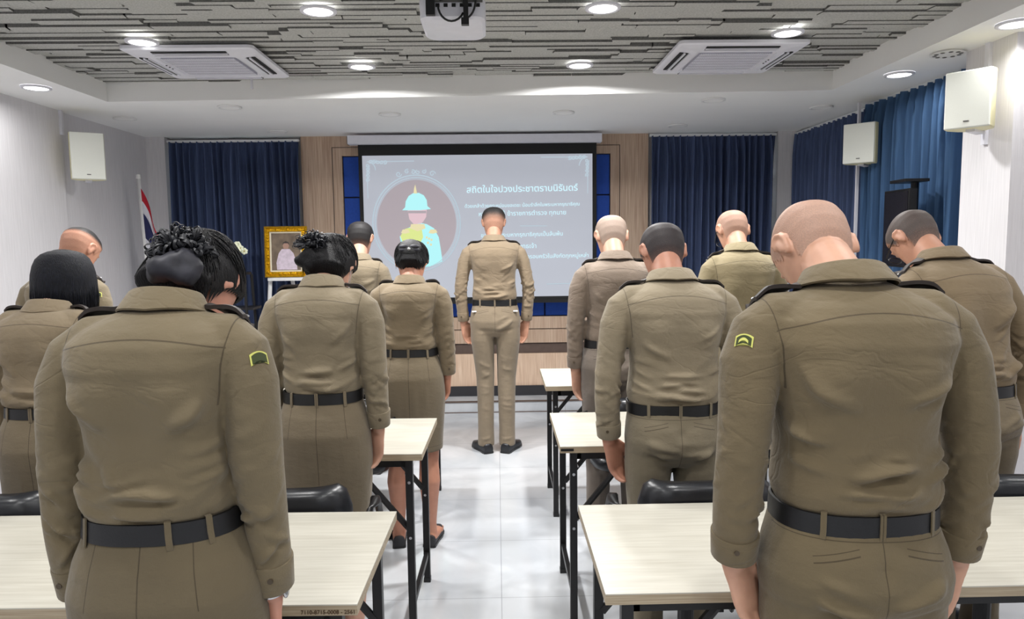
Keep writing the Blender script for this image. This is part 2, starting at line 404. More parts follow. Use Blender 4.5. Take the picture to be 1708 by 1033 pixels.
for k in range(10):
    a = 2 * math.pi * k / 10; s.ball((.06 * math.cos(a), .06 * math.sin(a), -.013), (.012, .012, .003), grey_plastic, 8, 4)
s.build('vent_slots', grey_plastic, t)

def air_conditioner(x, y, label, mirror=1):
    t = empty('ceiling_air_conditioner', (x, y, ZP - .036)); tag(t, label, 'air conditioner', 'ceiling cassette air conditioners')
    w, d = .355, .355
    fr = MB()
    def rr(hw, hd, z, n=6, c=.03):
        pts = []
        for cx, cy, a0 in ((hw - c, hd - c, 0), (-hw + c, hd - c, 90), (-hw + c, -hd + c, 180), (hw - c, -hd + c, 270)):
            for k in range(n): a = R(a0 + 90 * k / (n - 1)); pts.append((cx + c * math.cos(a), cy + c * math.sin(a), z))
        return pts
    fr.loft([rr(w, d, 0), rr(w, d, -.016), rr(w - .012, d - .012, -.022), rr(.225, .225, -.034), rr(.222, .222, -.028), rr(.21, .21, -.020)], ac_white)
    fr.build('fascia', parent=t, smooth=False, bevel=.0)
    gr = MB(); gr.box(-.20, .20, -.20, .20, -.034, -.022, ac_grille)
    for i in range(7):
        q = -.18 + i * .06; gr.box(-.20, .20, q - .004, q + .004, -.038, -.034, ac_white)
    for i in range(40):
        q = -.195 + i * .01; gr.box(q - .0016, q + .0016, -.2, .2, -.0355, -.034, ac_white)
    gr.build('intake_grille', parent=t)
    for k in range(4):
        a = math.pi / 2 * k; sl = MB(); rot = Matrix.Rotation(a, 3, 'Z')
        def ad(x0, x1, y0, y1, z0, z1, m):
            vs = [rot @ Vector((xx, yy, zz)) for xx in (x0, x1) for yy in (y0, y1) for zz in (z0, z1)]
            sl.add(vs, [(0, 1, 3, 2), (4, 6, 7, 5), (0, 4, 5, 1), (2, 3, 7, 6), (0, 2, 6, 4), (1, 5, 7, 3)], m)
        ad(-.20, .20, .262, .318, -.030, -.0255, dark_gap)
        ad(-.20, .20, .285, .296, -.037, -.027, ac_white); ad(-.2, .2, .262, .268, -.036, -.027, ac_white)
        sl.build('louvre', parent=t)
    d_ = MB()
    for k in range(3): d_.ball((-mirror * (.235), -.05 + .04 * k, -.034), (.006, .006, .003), dark_gap, 8, 4)
    d_.build('indicator_dots', dark_gap, t)
    return t
air_conditioner(-1.64, 4.325, 'white four-way ceiling air conditioner on the left, with a short pipe below it', 1)
air_conditioner(1.35, 4.295, 'white four-way ceiling air conditioner on the right of the projector', -1)
tag(MB().tube([(-1.56, 4.78, ZP - .02), (-1.56, 4.78, ZP - .10)], .008, ac_white, 10).build('sprinkler_pipe', smooth=True), 'short white pipe hanging below the left air conditioner', 'pipe')

def projector():
    t = empty('projector', (-.155, 2.93, 2.43)); tag(t, 'white ceiling projector with black mount arms and looping cables', 'projector')
    b = MB()
    def rr(hw, hd, z, c=.045, n=6):
        pts = []
        for cx, cy, a0 in ((hw - c, hd - c, 0), (-hw + c, hd - c, 90), (-hw + c, -hd + c, 180), (hw - c, -hd + c, 270)):
            for k in range(n): a = R(a0 + 90 * k / (n - 1)); pts.append((cx + c * math.cos(a), cy + c * math.sin(a), z))
        return pts
    b.loft([rr(.112, .14, -.055), rr(.122, .15, -.045), rr(.125, .153, .02), rr(.118, .146, .035)], ac_white); b.build('body', parent=t, smooth=True, angle=40)
    p = MB()
    for i in range(6): p.box(-.06 + .03 * i, -.045 + .03 * i, -.156, -.150, -.012, 0, dark_gap)
    p.box(-.07, .115, -.155, -.1505, .004, .012, grey_plastic); p.build('port_panel', parent=t)
    MB().cyl((.03, .15, -.01), .032, .03, 'y', dark_gap).build('lens', parent=t)
    m = MB(); m.box(-.125, .0, -.165, -.145, .035, .065, black_metal); m.box(.04, .12, -.165, -.145, .03, .06, black_metal)
    m.tube([(-.075, -.155, .05), (-.075, -.158, -.0)], .006, black_metal, 8); m.box(-.095, -.062, -.172, -.150, -.045, .012, black_metal)
    m.tube([(0, 0, .03), (0, 0, .19)], .02, black_metal, 12); m.box(-.10, .10, -.02, .02, .036, .05, black_metal)
    m.box(-.018, .018, -.165, .0, .04, .055, black_metal)
    m.build('ceiling_mount', parent=t)
    m = MB(); m.box(.044, .062, -.185, -.17, -.06, .06, black_metal); m.box(.036, .064, -.188, -.165, -.085, -.06, black_metal)
    m.build('cable_clamp', parent=t)
    c = MB()
    def arc(pts, r=.004): c.tube(pts, r, black_plastic, 8)
    arc([(-.05 + .1 * (1 - math.cos(a)) / 2 * 1.0, -.175, -.01 - .06 * math.sin(a)) for a in [math.pi * k / 12 for k in range(11)]])
    arc([(-.045 + .14 * k / 10, -.172, .006 + .020 * math.sin(math.pi * k / 10)) for k in range(11)], .006)
    arc([(.05 + .04 * math.sin(a), -.176, -.06 + .07 * (1 - math.cos(a)) / 1) for a in [math.pi / 2 * k / 8 for k in range(9)]])
    arc([(0.0, -.17, .06), (.02, -.172, .045), (.035, -.175, .02), (.05, -.175, -.01)], .006)
    c.build('cables', parent=t, smooth=True)
projector()

# ------------------------------------------------------------ wall speakers
def wall_speaker(loc, rz, label, w=.26, h=.34, d=.17):
    t = empty('wall_speaker', loc, rz); tag(t, label, 'speaker', 'white wall speakers')   # faces +x in its own frame, wall at x=-d
    prof = [(0, w / 2), (-.3 * d, w / 2 + .004), (-.75 * d, w / 2 - .02), (-d, w / 2 - .06)]
    b = MB(); rings = []
    for z, k in ((-h / 2, .985), (-h / 2 + .006, 1), (h / 2 - .006, 1), (h / 2, .985)):
        rings.append([(x * k, y * k, z) for x, y in prof] + [(x * k, -y * k, z) for x, y in reversed(prof)])
    b.loft(rings, speaker_cream); b.build('cabinet', parent=t, smooth=True, angle=30, bevel=.004)
    f = MB(); f.loft([[(.0, -w / 2, -h / 2), (.0, w / 2, -h / 2), (.0, w / 2, h / 2), (.0, -w / 2, h / 2)], [(.014, -w / 2 + .003, -h / 2 + .003), (.014, w / 2 - .003, -h / 2 + .003), (.014, w / 2 - .003, h / 2 - .003), (.014, -w / 2 + .003, h / 2 - .003)]], speaker_white)
    f.build('grille', parent=t, bevel=.004)
    MB().box(.014, .0165, -.012, .012, -h / 2 + .03, -h / 2 + .036, grey_plastic).build('badge', parent=t)
    m = MB(); m.box(-d - .03, -d + .02, -.03, .03, -.06, .06, ac_white)
    m.box(-d - .03, .0 - d * .3, -.02, .02, -h / 2 - .012, -h / 2, ac_white); m.box(-d - .035, -d - .02, -.025, .025, -h / 2 - .012, h / 2, ac_white)
    m.build('wall_bracket', parent=t)
    return t
wall_speaker((-2.86, 5.19, 2.175), R(-58), 'white wall speaker on the left wall above the flag', .21, .325, .15)
wall_speaker((2.52, 5.02, 2.19), R(-136), 'smaller-looking white wall speaker in front of the corner blue curtain', .21, .275, .15)
wall_speaker((2.28, 3.50, 2.20), R(-141), 'large near white wall speaker at the top right on the wall pier', .20, .275, .16)
tag(MB().box(XL + .03, XL + .05, 5.235, 5.257, 2.33, ZC, ac_white).build('cable_conduit'), 'thin white cable conduit above the left wall speaker', 'conduit')
tag(MB().box(2.452, 2.47, 3.62, 3.65, 2.0, ZC, ac_white).build('cable_conduit'), 'thin white cable conduit on the right pier above the near speaker', 'conduit')
tag(MB().box(2.600, 2.618, 5.20, 5.218, .0, ZC, ac_white).build('cable_conduit'), 'white post drawn as the bright light gap between the two side curtains behind the far right speaker', 'conduit')  # white post put in for the bright slit of light between the curtains
tag(MB().tube([(2.59, 5.10, 2.17), (2.60, 5.15, 2.17), (2.607, 5.199, 2.17)], .012, ac_white, 8).build('speaker_arm'), 'white arm carrying the far right speaker off the curtain post', 'bracket')

# ------------------------------------------------------------ projection screen
YS = 6.46
def PX(px, py, Y=YS):
    d = CAM_R @ Vector(((px - 854) / F_PX, -(py - 516.5) / F_PX, -1)); d = d.to_3d()
    return (d.x * Y / d.y, Y, 1.55 + d.z * Y / d.y)
def emis(name, rgb, st, base=.0):
    m = new_mat(name, tuple(c * base for c in srgb(*rgb)[:3]) + (1,), .8, spec=.1)
    bsdf(m).inputs['Emission Color'].default_value = srgb(*rgb); bsdf(m).inputs['Emission Strength'].default_value = st; return m
scr_grey = emis('screen_projected_grey', (180, 184, 194), .70, .42)
ink = emis('projected_white', (208, 242, 252), 1.0); ink2 = emis('projected_pale', (196, 214, 226), .82)
oval_m = emis('projected_oval', (180, 170, 176), .66, .35); cyan = emis('projected_cyan', (178, 240, 243), .98); yel = emis('projected_yellow', (222, 234, 150), .92)
facem = emis('projected_face', (228, 198, 206), .9); spike = emis('projected_spike', (236, 226, 180), .9)
t = empty('projection_screen', (0, YS, 1.0)); tag(t, 'large projection screen with grey slide, oval portrait and pale writing', 'projection screen')
def at_t(p): return (p[0] - 0, p[1] - YS, p[2] - 1.0)
sx0, sx1, sz0, sz1 = PX(597, 246)[0], PX(995, 246)[0], PX(854, 500)[2], PX(800, 243)[2]
hz = PX(800, 240)[2]
h = MB(); h.box(sx0 - .08, sx1 + .04, -.06, .045, hz - 1.0 + .0, hz - 1 + .075, ac_white); h.box(sx0 - .085, sx0 - .08, -.055, .04, hz - 1, hz - .93, grey_plastic)
h.build('screen_housing', parent=t, bevel=.01)
MB().box(sx0, sx1, .0, .004, sz0 - 1, hz - 1 + .01, navy if False else dark_gap).build('black_border', parent=t)
MB().box(sx0, sx1, -.012, .012, sz0 - 1 - .03, sz0 - 1, dark_gap).build('bottom_bar', parent=t)
cx0, cz1 = PX(604, 262)[0], PX(604, 262)[2]; cx1 = PX(988, 253)[0]; cz0 = PX(850, 495)[2]
MB().box(cx0, cx1, -.0035, -.001, cz0 - 1, cz1 - 1 + .01, scr_grey).build('projected_slide', parent=t)
def flat(name, pts, mat, dy=-.006, th=.0015, parent=None):
    b = MB(); r0 = [(p[0], dy, p[1]) for p in pts]; r1 = [(p[0], dy + th, p[1]) for p in pts]; b.loft([r0, r1], mat); return b.build(name, parent=parent or t)
def pxs(lst):
    out = []
    for a in lst: p = at_t(PX(*a)); out.append((p[0], p[2]))
    return out
ocx, ocz = pxs([(695, 373)])[0]; u = (PX(700, 373)[0] - PX(600, 373)[0]) / 100
ell = lambda rx, rz_, n=64: [(ocx + rx * u * math.cos(2 * math.pi * k / n), ocz + rz_ * u * math.sin(2 * math.pi * k / n)) for k in range(n)]
flat('portrait_oval', ell(66, 72), oval_m, -.0055)
o = MB()
for rx, rz_, th in ((73, 80, 1.0), (69, 76, .7)):
    pts = [(a, -.007, b) for a, b in ell(rx, rz_)]; o.tube(pts + [pts[0]], th * u, ink2, 6, up=(0, 1, 0), cap=False)
def spiral(cx, cz, r, a0, turns, n=22, th=.8):
    o.tube([(cx + r * u * (1 - k / n * .8) * math.cos(a0 + turns * 2 * math.pi * k / n), -.007, cz + r * u * (1 - k / n * .8) * math.sin(a0 + turns * 2 * math.pi * k / n)) for k in range(n)], th * u, ink2, 5)
for s_ in (-1, 1):
    spiral(ocx + s_ * 28 * u, ocz + 82 * u, 5, 0, s_ * 1.2); spiral(ocx + s_ * 14 * u, ocz + 86 * u, 4, 1, s_ * -1.2); spiral(ocx + s_ * 4 * u, ocz + 85 * u, 4, 2, s_ * 1.2)
o.build('oval_ornament', parent=t)['kind'] = 'stuff'
o = MB()
for (cxp, czp, s_) in ((612, 270, 1), (980, 262, -1)):
    (ax, az), = pxs([(cxp, czp)])
    o.tube([(ax + s_ * 6 * u, -.007, az), (ax + s_ * 78 * u, -.007, az + .002)], .6 * u, ink2, 5); o.tube([(ax, -.007, az - 12 * u), (ax + .0, -.007, az - 60 * u)], .6 * u, ink2, 5)
    for k in range(5): spiral(ax + s_ * (6 + 6 * k) * u, az - (.5 + k * .1) * u, 3.4, k, 1.3); spiral(ax + s_ * 1 * u, az - (6 + 6 * k) * u, 3.2, k, -1.3)
    o.tube([(ax + s_ * 14 * u * math.sin(a), -.007, az - 14 * u * (1 - math.cos(a)) * 0 - 14 * u + 14 * u * math.cos(a) - 0 * u) for a in [math.pi / 2 * k / 8 for k in range(9)]][::-1], .7 * u, ink2, 5)
(ax, az), (bx, bz) = pxs([(868, 377)])[0], pxs([(912, 377)])[0]; o.tube([(ax, -.007, az), (bx, -.007, bz)], .7 * u, ink2, 5)
(ax, az), (bx, bz) = pxs([(912, 474)])[0], pxs([(986, 472)])[0]; o.tube([(ax, -.007, az), (bx, -.007, bz)], .7 * u, ink2, 5)
o.build('corner_ornament', parent=t)['kind'] = 'stuff'
pt = flat('portrait_coat', pxs([(667, 395), (676, 383), (690, 376), (700, 372), (712, 374), (724, 381), (732, 396), (736, 420), (738, 436), (722, 444), (700, 446), (690, 444), (680, 430), (670, 410)]), cyan, -.009)
flat('portrait_sash', pxs([(668, 394), (676, 382), (692, 378), (704, 384), (706, 396), (700, 408), (690, 416), (678, 408), (671, 402)]), yel, -.011, parent=pt)
flat('portrait_face', pxs([(680, 350), (712, 350), (711, 362), (706, 370), (700, 375), (690, 374), (683, 366)]), facem, -.009)
for q_, (a_, b_) in enumerate(((676, 386), (722, 386))):
    flat('portrait_epaulette', pxs([(a_ - 7, b_ + 3), (a_ - 4, b_ - 3), (a_ + 5, b_ - 3), (a_ + 8, b_ + 2), (a_, b_ + 4)]), spike, -.0125, parent=pt)
for a_, b_ in ((712, 396), (716, 398), (720, 400), (714, 405), (719, 408)): flat('portrait_medal', pxs([(a_ - 1.5, b_ - 1.5), (a_ + 1.5, b_ - 1.5), (a_ + 1.5, b_ + 2), (a_ - 1.5, b_ + 2)]), spike, -.0115, parent=pt)
flat('portrait_collar', pxs([(686, 374), (708, 374), (710, 381), (697, 386), (684, 381)]), spike, -.0118, parent=pt)
flat('portrait_cap_shadow', pxs([(681, 352), (711, 352), (711, 356), (681, 356)]), oval_m, -.0105)
hm = flat('portrait_helmet', pxs([(671, 351), (676, 346), (677, 336), (682, 327), (690, 322), (699, 322), (707, 326), (712, 334), (713, 344), (719, 349), (700, 351)]), cyan, -.011)
flat('helmet_spike', pxs([(690, 323), (691, 314), (693, 308), (694, 314), (696, 323)]), spike, -.012, parent=hm)
def fit_text(body, x0p, x1p, ypx, mat, bold=0.):
    a = at_t(PX(x0p, ypx)); b = at_t(PX(x1p, ypx))
    o = text_mesh(body, .1, mat, 'projected_writing', t, (a[0], -.0075, a[2]), (R(90), 0, 0), 'LEFT', .0005, bold)
    w = max(v.co.x for v in o.data.vertices) - min(v.co.x for v in o.data.vertices); k = (b[0] - a[0]) / w
    o.scale = (k, k, 1); o.rotation_euler = (R(90), R(-.6), 0); return o
fit_text('สถิตในใจปวงประชาตราบนิรันดร์', 778, 963, 322, ink, .0009)
fit_text('ด้วยเกล้าด้วยกระหม่อมขอเดชะ น้อมรำลึกในพระมหากรุณาธิคุณ', 775, 966, 347, ink, .0004)
fit_text('หาที่สุดมิได้ ข้าราชการตำรวจ ทุกนาย', 798, 943, 361, ink, .0004)
fit_text('ขอเดชะ พระมหากรุณาธิคุณเป็นล้นพ้น', 802, 938, 396, ink, .0004)
fit_text('ข้าพระพุทธเจ้า', 838, 894, 415, ink, .0004)
fit_text('ข้าราชการตำรวจและครอบครัวในสังกัดทุกหมู่เหล่า', 805, 981, 433, ink, .0004)

# ------------------------------------------------------------ monitor on its stand, flag, easel, flowers
t = empty('monitor_on_stand', (2.44, 4.35, 0), R(-4)); tag(t, 'dark flat monitor on a stand in front of the bright blue side curtain', 'monitor')
scrm = new_mat('monitor_glass', srgb(34, 33, 38), .12, spec=.7)
MB().box(-.02, .03, -.16, .15, 1.36, 1.825, black_plastic).build('housing', parent=t, bevel=.004)
MB().box(-.023, -.02, -.15, .14, 1.375, 1.81, scrm).build('screen', parent=t)
m_ = MB(); m_.tube([(.06, -.06, .05), (.06, -.06, 1.865)], .022, black_metal, 12); m_.box(.0, .08, -.12, .10, 1.5, 1.6, black_metal); m_.build('pole', parent=t)
m_ = MB(); m_.box(-.25, .18, -.14, -.06, .03, .06, black_metal); m_.box(.02, .10, -.35, .2, .03, .06, black_metal)
for a, b_ in ((-.25, -.1), (.18, -.1), (.06, -.35), (.06, .2)): m_.ball((a, b_, .03), .03, black_plastic, 10, 6)
m_.build('base', parent=t)
MB().box(-.05, .09, -.17, .02, 1.862, 1.880, black_plastic).build('camera_shelf', parent=t, bevel=.002)

def flag():
    t = empty('flag_on_pole', (-2.93, 6.05, 0)); tag(t, 'drooping red, white and blue striped flag on a white pole by the left wall', 'flag')
    MB().tube([(.075, 0, .02), (-.005, .0, 2.09)], .0145, paint_white, 12).build('pole', parent=t, smooth=True)
    MB().cyl((-.005, 0, 2.09), .02, .035, 'z', paint_white, 12, .016).build('finial', parent=t)
    b = MB(); b.cyl((.075, 0, 0), .16, .03, 'z', black_metal, 28, .14); b.cyl((.075, 0, .03), .03, .10, 'z', black_metal, 16); b.build('base', parent=t)
    red, wht, blu = simple('flag_red', (178, 24, 44), .8), simple('flag_white', (214, 214, 224), .8), simple('flag_blue', (34, 38, 84), .8)
    # cloth: u = across the stripes (0 hoist-top .. 1), v = along the fly; drooped so that the fly hangs down
    bands = [(0, 1 / 6, red), (1 / 6, 2 / 6, wht), (2 / 6, 4 / 6, blu), (4 / 6, 5 / 6, wht), (5 / 6, 1, red)]
    nu, nv = 36, 30; vs = []
    for i in range(nu + 1):
        u_ = i / nu
        for j in range(nv + 1):
            v = j / nv
            hx, hz = .003 + .028 * u_, 2.02 - .62 * u_                       # points along the pole
            fx = .26 * (v ** .8) * (1 - .35 * abs(u_ - .4)) ; fz = -.52 * v + .10 * u_ * v
            wob = .028 * math.sin(9 * u_ + 7 * v) * v + .018 * math.sin(21 * u_ - 4 * v) * v
            vs.append((hx + fx * (1 - .25 * math.sin(3 * v)) + .3 * wob, -.005 + wob, hz + fz))
    cl = MB()
    for (a, b_, m) in bands:
        i0, i1 = round(a * nu), round(b_ * nu)
        sub = [vs[i * (nv + 1) + j] for i in range(i0, i1 + 1) for j in range(nv + 1)]
        cl.add(sub, [(i * (nv + 1) + j, (i + 1) * (nv + 1) + j, (i + 1) * (nv + 1) + j + 1, i * (nv + 1) + j + 1) for i in range(i1 - i0) for j in range(nv)], m)
    o = cl.build('flag_cloth', parent=t, smooth=True, recalc=False)
    sm = o.modifiers.new('th', 'SOLIDIFY'); sm.thickness = .0015
flag()

t = empty('display_easel', (-1.77, 6.10, 0)); tag(t, 'white wooden easel holding the gold framed portrait', 'easel')
for s_ in (-1, 1):
    MB().tube([(s_ * .22, -.08, 0), (s_ * .145, .03, 1.30), (s_ * .10, .055, 1.64)], .017, paint_white, 10, up=(0, 1, 0)).build('leg', parent=t)
MB().tube([(0, .45, 0), (0, .075, 1.60)], .016, paint_white, 10).build('leg', parent=t)
MB().box(-.15, .15, -.04, .02, 1.235, 1.262, paint_white).build('shelf', parent=t)
MB().box(-.11, .11, .045, .065, 1.50, 1.53, paint_white).build('crossbar', parent=t)

t = empty('framed_portrait', (-1.765, 6.075, 1.265)); tag(t, 'gold framed portrait photograph of a person in white, standing on the easel', 'picture frame')
t.rotation_euler = (R(-5), 0, R(5))
fr = MB(); W_, H_ = .175, .425; bw = .045
for k in range(4):
    pass
def frame_ring(x, z, y): return [(-x, y, z[0]), (x, y, z[0]), (x, y, z[1]), (-x, y, z[1])]
fr.loft([frame_ring(W_, (0, H_), .012), frame_ring(W_, (0, H_), -.012), frame_ring(W_ - .012, (.012, H_ - .012), -.026), frame_ring(W_ - .026, (.026, H_ - .026), -.012), frame_ring(W_ - bw, (bw, H_ - bw), -.018), frame_ring(W_ - bw, (bw, H_ - bw), .0)], gold, cap=False)
rn = random.Random(2)
for k in range(60):
    s_ = k % 4; q = rn.random(); x = (-W_ + .03, W_ - .03)[s_ % 2] if s_ < 2 else -W_ + .03 + q * (2 * W_ - .06); z = q * (H_ - .06) + .03 if s_ < 2 else (.03, H_ - .03)[s_ % 2]
    fr.ball((x, -.018, z), (.011, .006, .011), gold, 8, 5)
fr.build('frame', parent=t, smooth=False)
mt = MB(); mt.loft([frame_ring(W_ - bw, (bw, H_ - bw), -.010), frame_ring(W_ - bw - .012, (bw + .012, H_ - bw - .012), -.006)], simple('mat_cream', (226, 216, 190), .7), cap=False); mt.build('inner_border', parent=t)
pb = MB().box(-W_ + bw, W_ - bw, -.004, .008, bw, H_ - bw, simple('photo_brown', (112, 96, 80), .5, var=.3, scale=14)).build('photo_backdrop', parent=t)
def fl2(name, pts, m, dy): b = MB(); b.loft([[(x, dy, z) for x, z in pts], [(x, dy + .001, z) for x, z in pts]], m); return b.build(name, parent=t)
lil = simple('photo_white_lilac', (206, 192, 206), .6, var=.12, scale=40)
fl2('pictured_robe', [(-.075, .062), (-.08, .12), (-.06, .20), (-.035, .235), (.03, .235), (.06, .2), (.085, .12), (.09, .062)], lil, -.006)
fl2('pictured_head', [(-.018, .238), (-.026, .262), (-.020, .285), (0, .294), (.020, .285), (.026, .262), (.018, .238)], simple('photo_skin', (170, 134, 118), .6), -.0065)
fl2('pictured_hair', [(-.027, .268), (-.024, .290), (0, .302), (.024, .290), (.027, .268), (.016, .283), (-.016, .283)], simple('photo_dark', (56, 48, 46), .6), -.0075)

t = empty('flower_stand', (-2.10, 5.86, 0)); tag(t, 'black slim flower stand with a small shelf in front of the left navy curtain', 'stand')
m_ = MB()
for sx in (-1, 1):
    for sy in (-1, 1): m_ = MB(); m_.tube([(sx * .13, sy * .13, 0), (sx * .085, sy * .085, 1.30)], .012, black_metal, 8); m_.build('leg', parent=t)
MB().cyl((0, 0, 1.30), .11, .02, 'z', black_metal, 28).build('top', parent=t)
MB().box(-.15, .15, -.10, .10, 1.02, 1.04, black_metal).build('shelf', parent=t)
MB().cyl((0, 0, .35), .115, .015, 'z', black_metal, 28).build('lower_shelf', parent=t)
t = empty('flower_vase', (-2.10, 5.86, 1.32)); tag(t, 'small bunch of white flowers in a vase on the black stand', 'flowers')
gl_ = MB()
gl_.loft([[(r * math.cos(2 * math.pi * k / 20), r * math.sin(2 * math.pi * k / 20), z) for k in range(20)] for r, z in ((.035, 0), (.045, .03), (.030, .08), (.036, .10))], simple('vase_amber', (120, 100, 52), .2)); gl_.build('vase', parent=t, smooth=True)
lf = MB(); rn = random.Random(7); green = simple('leaf_green', (78, 104, 44), .6, var=.2); wf = simple('petal_white', (236, 240, 214), .7, var=.04)
for k in range(16):
    a = rn.random() * 6.28; r = rn.uniform(.02, .07); z = rn.uniform(.10, .18)
    lf.loft([[(0, 0, .08)] * 3, [(r * .5 * math.cos(a) - .008 * math.sin(a), r * .5 * math.sin(a) + .008 * math.cos(a), z), (r * .5 * math.cos(a) + .008 * math.sin(a), r * .5 * math.sin(a) - .008 * math.cos(a), z), (r * .5 * math.cos(a), r * .5 * math.sin(a), z + .004)], [(r * math.cos(a), r * math.sin(a), z + .02)] * 3], green)
lf.build('leaves', parent=t)
for k in range(11):
    a = k * 2.4; r = .075 * math.sqrt((k + .5) / 11); cx, cy, cz = r * math.cos(a), r * math.sin(a) * .8, .22 - r * .8 + .02 * rn.random()
    fb = MB()
    for j in range(6):
        b_ = 2 * math.pi * j / 6 + a; fb.ball((cx + .016 * math.cos(b_), cy - .006, cz + .016 * math.sin(b_)), (.014, .006, .012), wf, 8, 5)
    fb.ball((cx, cy - .008, cz), .006, gold_trim, 8, 5); fb.build('blossom', parent=t, smooth=True)

# ------------------------------------------------------------ tables
def table(name_y, x0, x1, label, rz=0., near=False):
    cx = (x0 + x1) / 2; L2 = (x1 - x0) / 2; D2 = .275
    t = empty('folding_table', (cx, name_y + D2, 0), rz); tag(t, label, 'table', 'folding training tables')
    zt = .75; th = .026
    MB().box(-L2, L2, -D2, D2, zt - .003, zt, table_top_m).build('table_top', parent=t)
    MB().box(-L2, L2, -D2, D2, zt - th, zt - .003, table_edge_m).build('edge_band', parent=t)
    f = MB()
    for y in (-D2 + .035, D2 - .065): f.box(-L2 + .07, L2 - .07, y, y + .03, zt - th - .035, zt - th, black_metal)
    for s_ in (-1, 1): f.box(s_ * (L2 - .07) - .015, s_ * (L2 - .07) + .015, -D2 + .035, D2 - .035, zt - th - .035, zt - th, black_metal)
    f.build('frame', parent=t)
    for s_ in (-1, 1):
        for q in (-1, 1):
            lg = MB(); x = s_ * (L2 - .055); y = q * (D2 - .04)
            lg.box(x - .014, x + .014, y - .014, y + .014, .012, zt - th, black_metal)
            l_ = lg.build('leg', parent=t)
            MB().box(x - .0155, x + .0155, y - .0155, y + .0155, 0, .02, black_plastic).build('foot', parent=l_)
            for z_ in (.66, .44):
                MB().cyl((x - s_ * .015 - (.002 if s_ > 0 else -.002), y, z_), .006, .003, 'x', steel, 10).build('screw', parent=l_); MB().cyl((x, y - .017, z_ - .03), .006, .003, 'y', steel, 10).build('screw', parent=l_)
            br = MB(); xi = s_ * (L2 - .28)
            br.tube([(x - s_ * .01, y + q * -.01, .44), (xi, y + q * -.01, zt - th - .02)], (.012), black_metal, 6); br.build('brace', parent=t)
        MB().box(s_ * (L2 - .055) - .009, s_ * (L2 - .055) + .009, -D2 + .04, D2 - .04, .12, .145, black_metal).build('stretcher', parent=t)
        MB().box(s_ * (L2 - .28) - .006, s_ * (L2 - .28) + .006, -D2 + .05, D2 - .05, zt - th - .05, zt - th - .03, black_metal).build('stretcher', parent=t)
    sh = MB()
    for k in range(5): y = -.10 + k * .065; sh.tube([(-L2 + .3, y, .62), (L2 - .3, y, .62)], .005, black_metal, 6)
    for s_ in (-1, 0, 1):
        x = s_ * (L2 - .34); sh.tube([(x, -.16, zt - th - .03), (x, -.12, .62), (x, .18, .62), (x, .2, zt - th - .03)], .005, black_metal, 6)
    sh.build('wire_shelf', parent=t)
    return t
T1 = table(1.553, .235, 2.04, 'nearest right folding table, behind the bald man in front')
T2 = table(2.722, .235, 2.03, 'second right folding table, behind the man with black cropped hair')
T3 = table(3.878, .258, 2.05, 'third right folding table, beside the grey-haired man')
T4 = table(1.552, -2.12, -.315, 'nearest left folding table with stencilled code on its front edge', R(-1.2))
T5 = table(2.680, -2.09, -.288, 'second left folding table, beside the woman in the grey-brown skirt with bare calves', R(-1.2))
T6 = table(3.880, -2.11, -.330, 'third left folding table, mostly hidden, legs showing by the aisle', R(-.6))
lab_m = simple('stencil_ink', (84, 64, 44), .7)
text_mesh('7110-8715-0008 - 2561', .0128, lab_m, 'stencilled_code', T4, (.838, -.2762, .7285), (R(90), 0, 0), 'CENTER', .0003, .0002)
MB().box(-.895, -.845, -.2765, -.275, .732, .742, dark_gap).build('asset_label', parent=T2)

# ------------------------------------------------------------ office chairs
def make_chair(detail=True):
    t = empty('office_chair', (0, 0, 0))
    b = MB(); rings = []
    for z, w, y, d in ((.47, .19, -.15, .02), (.52, .205, -.185, .035), (.62, .215, -.215, .045), (.72, .215, -.235, .045), (.775, .20, -.243, .04), (.795, .175, -.245, .02)):
        ring = []
        for k in range(28):
            a = 2 * math.pi * k / 28; c, s_ = math.cos(a), math.sin(a)
            ring.append((w * math.copysign(abs(c) ** .35, c), y - .03 * (1 - (c * c)) * 0 + d * math.copysign(abs(s_) ** .7, s_) + .05 * (abs(c) ** 2), z))
        rings.append(ring)
    b.loft(rings, black_leather); b.build('backrest', parent=t, smooth=True)
    sh = MB().box(-.15, .15, -.262, -.245, .50, .70, grey_plastic).build('back_shell', parent=t, bevel=.01)
    s = MB(); rings = []
    for z, k in ((.405, .85), (.42, 1), (.455, 1.02), (.475, .9)):
        rings.append([(.225 * k * math.copysign(abs(math.cos(a)) ** .5, math.cos(a)), -.05 + .11 * k * math.copysign(abs(math.sin(a)) ** .5, math.sin(a)), z) for a in [2 * math.pi * q / 28 for q in range(28)]])
    s.loft(rings, black_leather); s.build('seat', parent=t, smooth=True)
    for q in (-1, 1):
        a = MB(); a.tube([(q * .20, .05, .43), (q * .265, .05, .46), (q * .27, .04, .60), (q * .268, .0, .665), (q * .265, -.06, .685), (q * .262, -.14, .68), (q * .25, -.19, .64), (q * .225, -.20, .58)], [(.02, .012)] * 8, black_plastic, 10); a.build('armrest', parent=t, smooth=True)
    c = MB(); c.cyl((0, 0, .10), .028, .31, 'z', black_metal, 14); c.box(-.09, .09, -.09, .09, .385, .405, black_metal); c.build('gas_column', parent=t)
    for k in range(5):
        an = 2 * math.pi * k / 5 + .3; dx, dy = math.cos(an), math.sin(an)
        l_ = MB(); l_.tube([(0, 0, .12), (.12 * dx, .12 * dy, .10), (.20 * dx, .20 * dy, .075)], [(.02, .02), (.017, .017), (.012, .012)], black_plastic, 8, up=(0, 0, 1)); lo = l_.build('star_leg', parent=t, smooth=True)
        w = MB(); w.tube([(.20 * dx - .02 * dy, .20 * dy + .02 * dx, .028), (.20 * dx + .02 * dy, .20 * dy - .02 * dx, .028)], .028, black_plastic, 14, up=(0, 0, 1)); w.build('caster', parent=lo)
    return t
proto = make_chair()
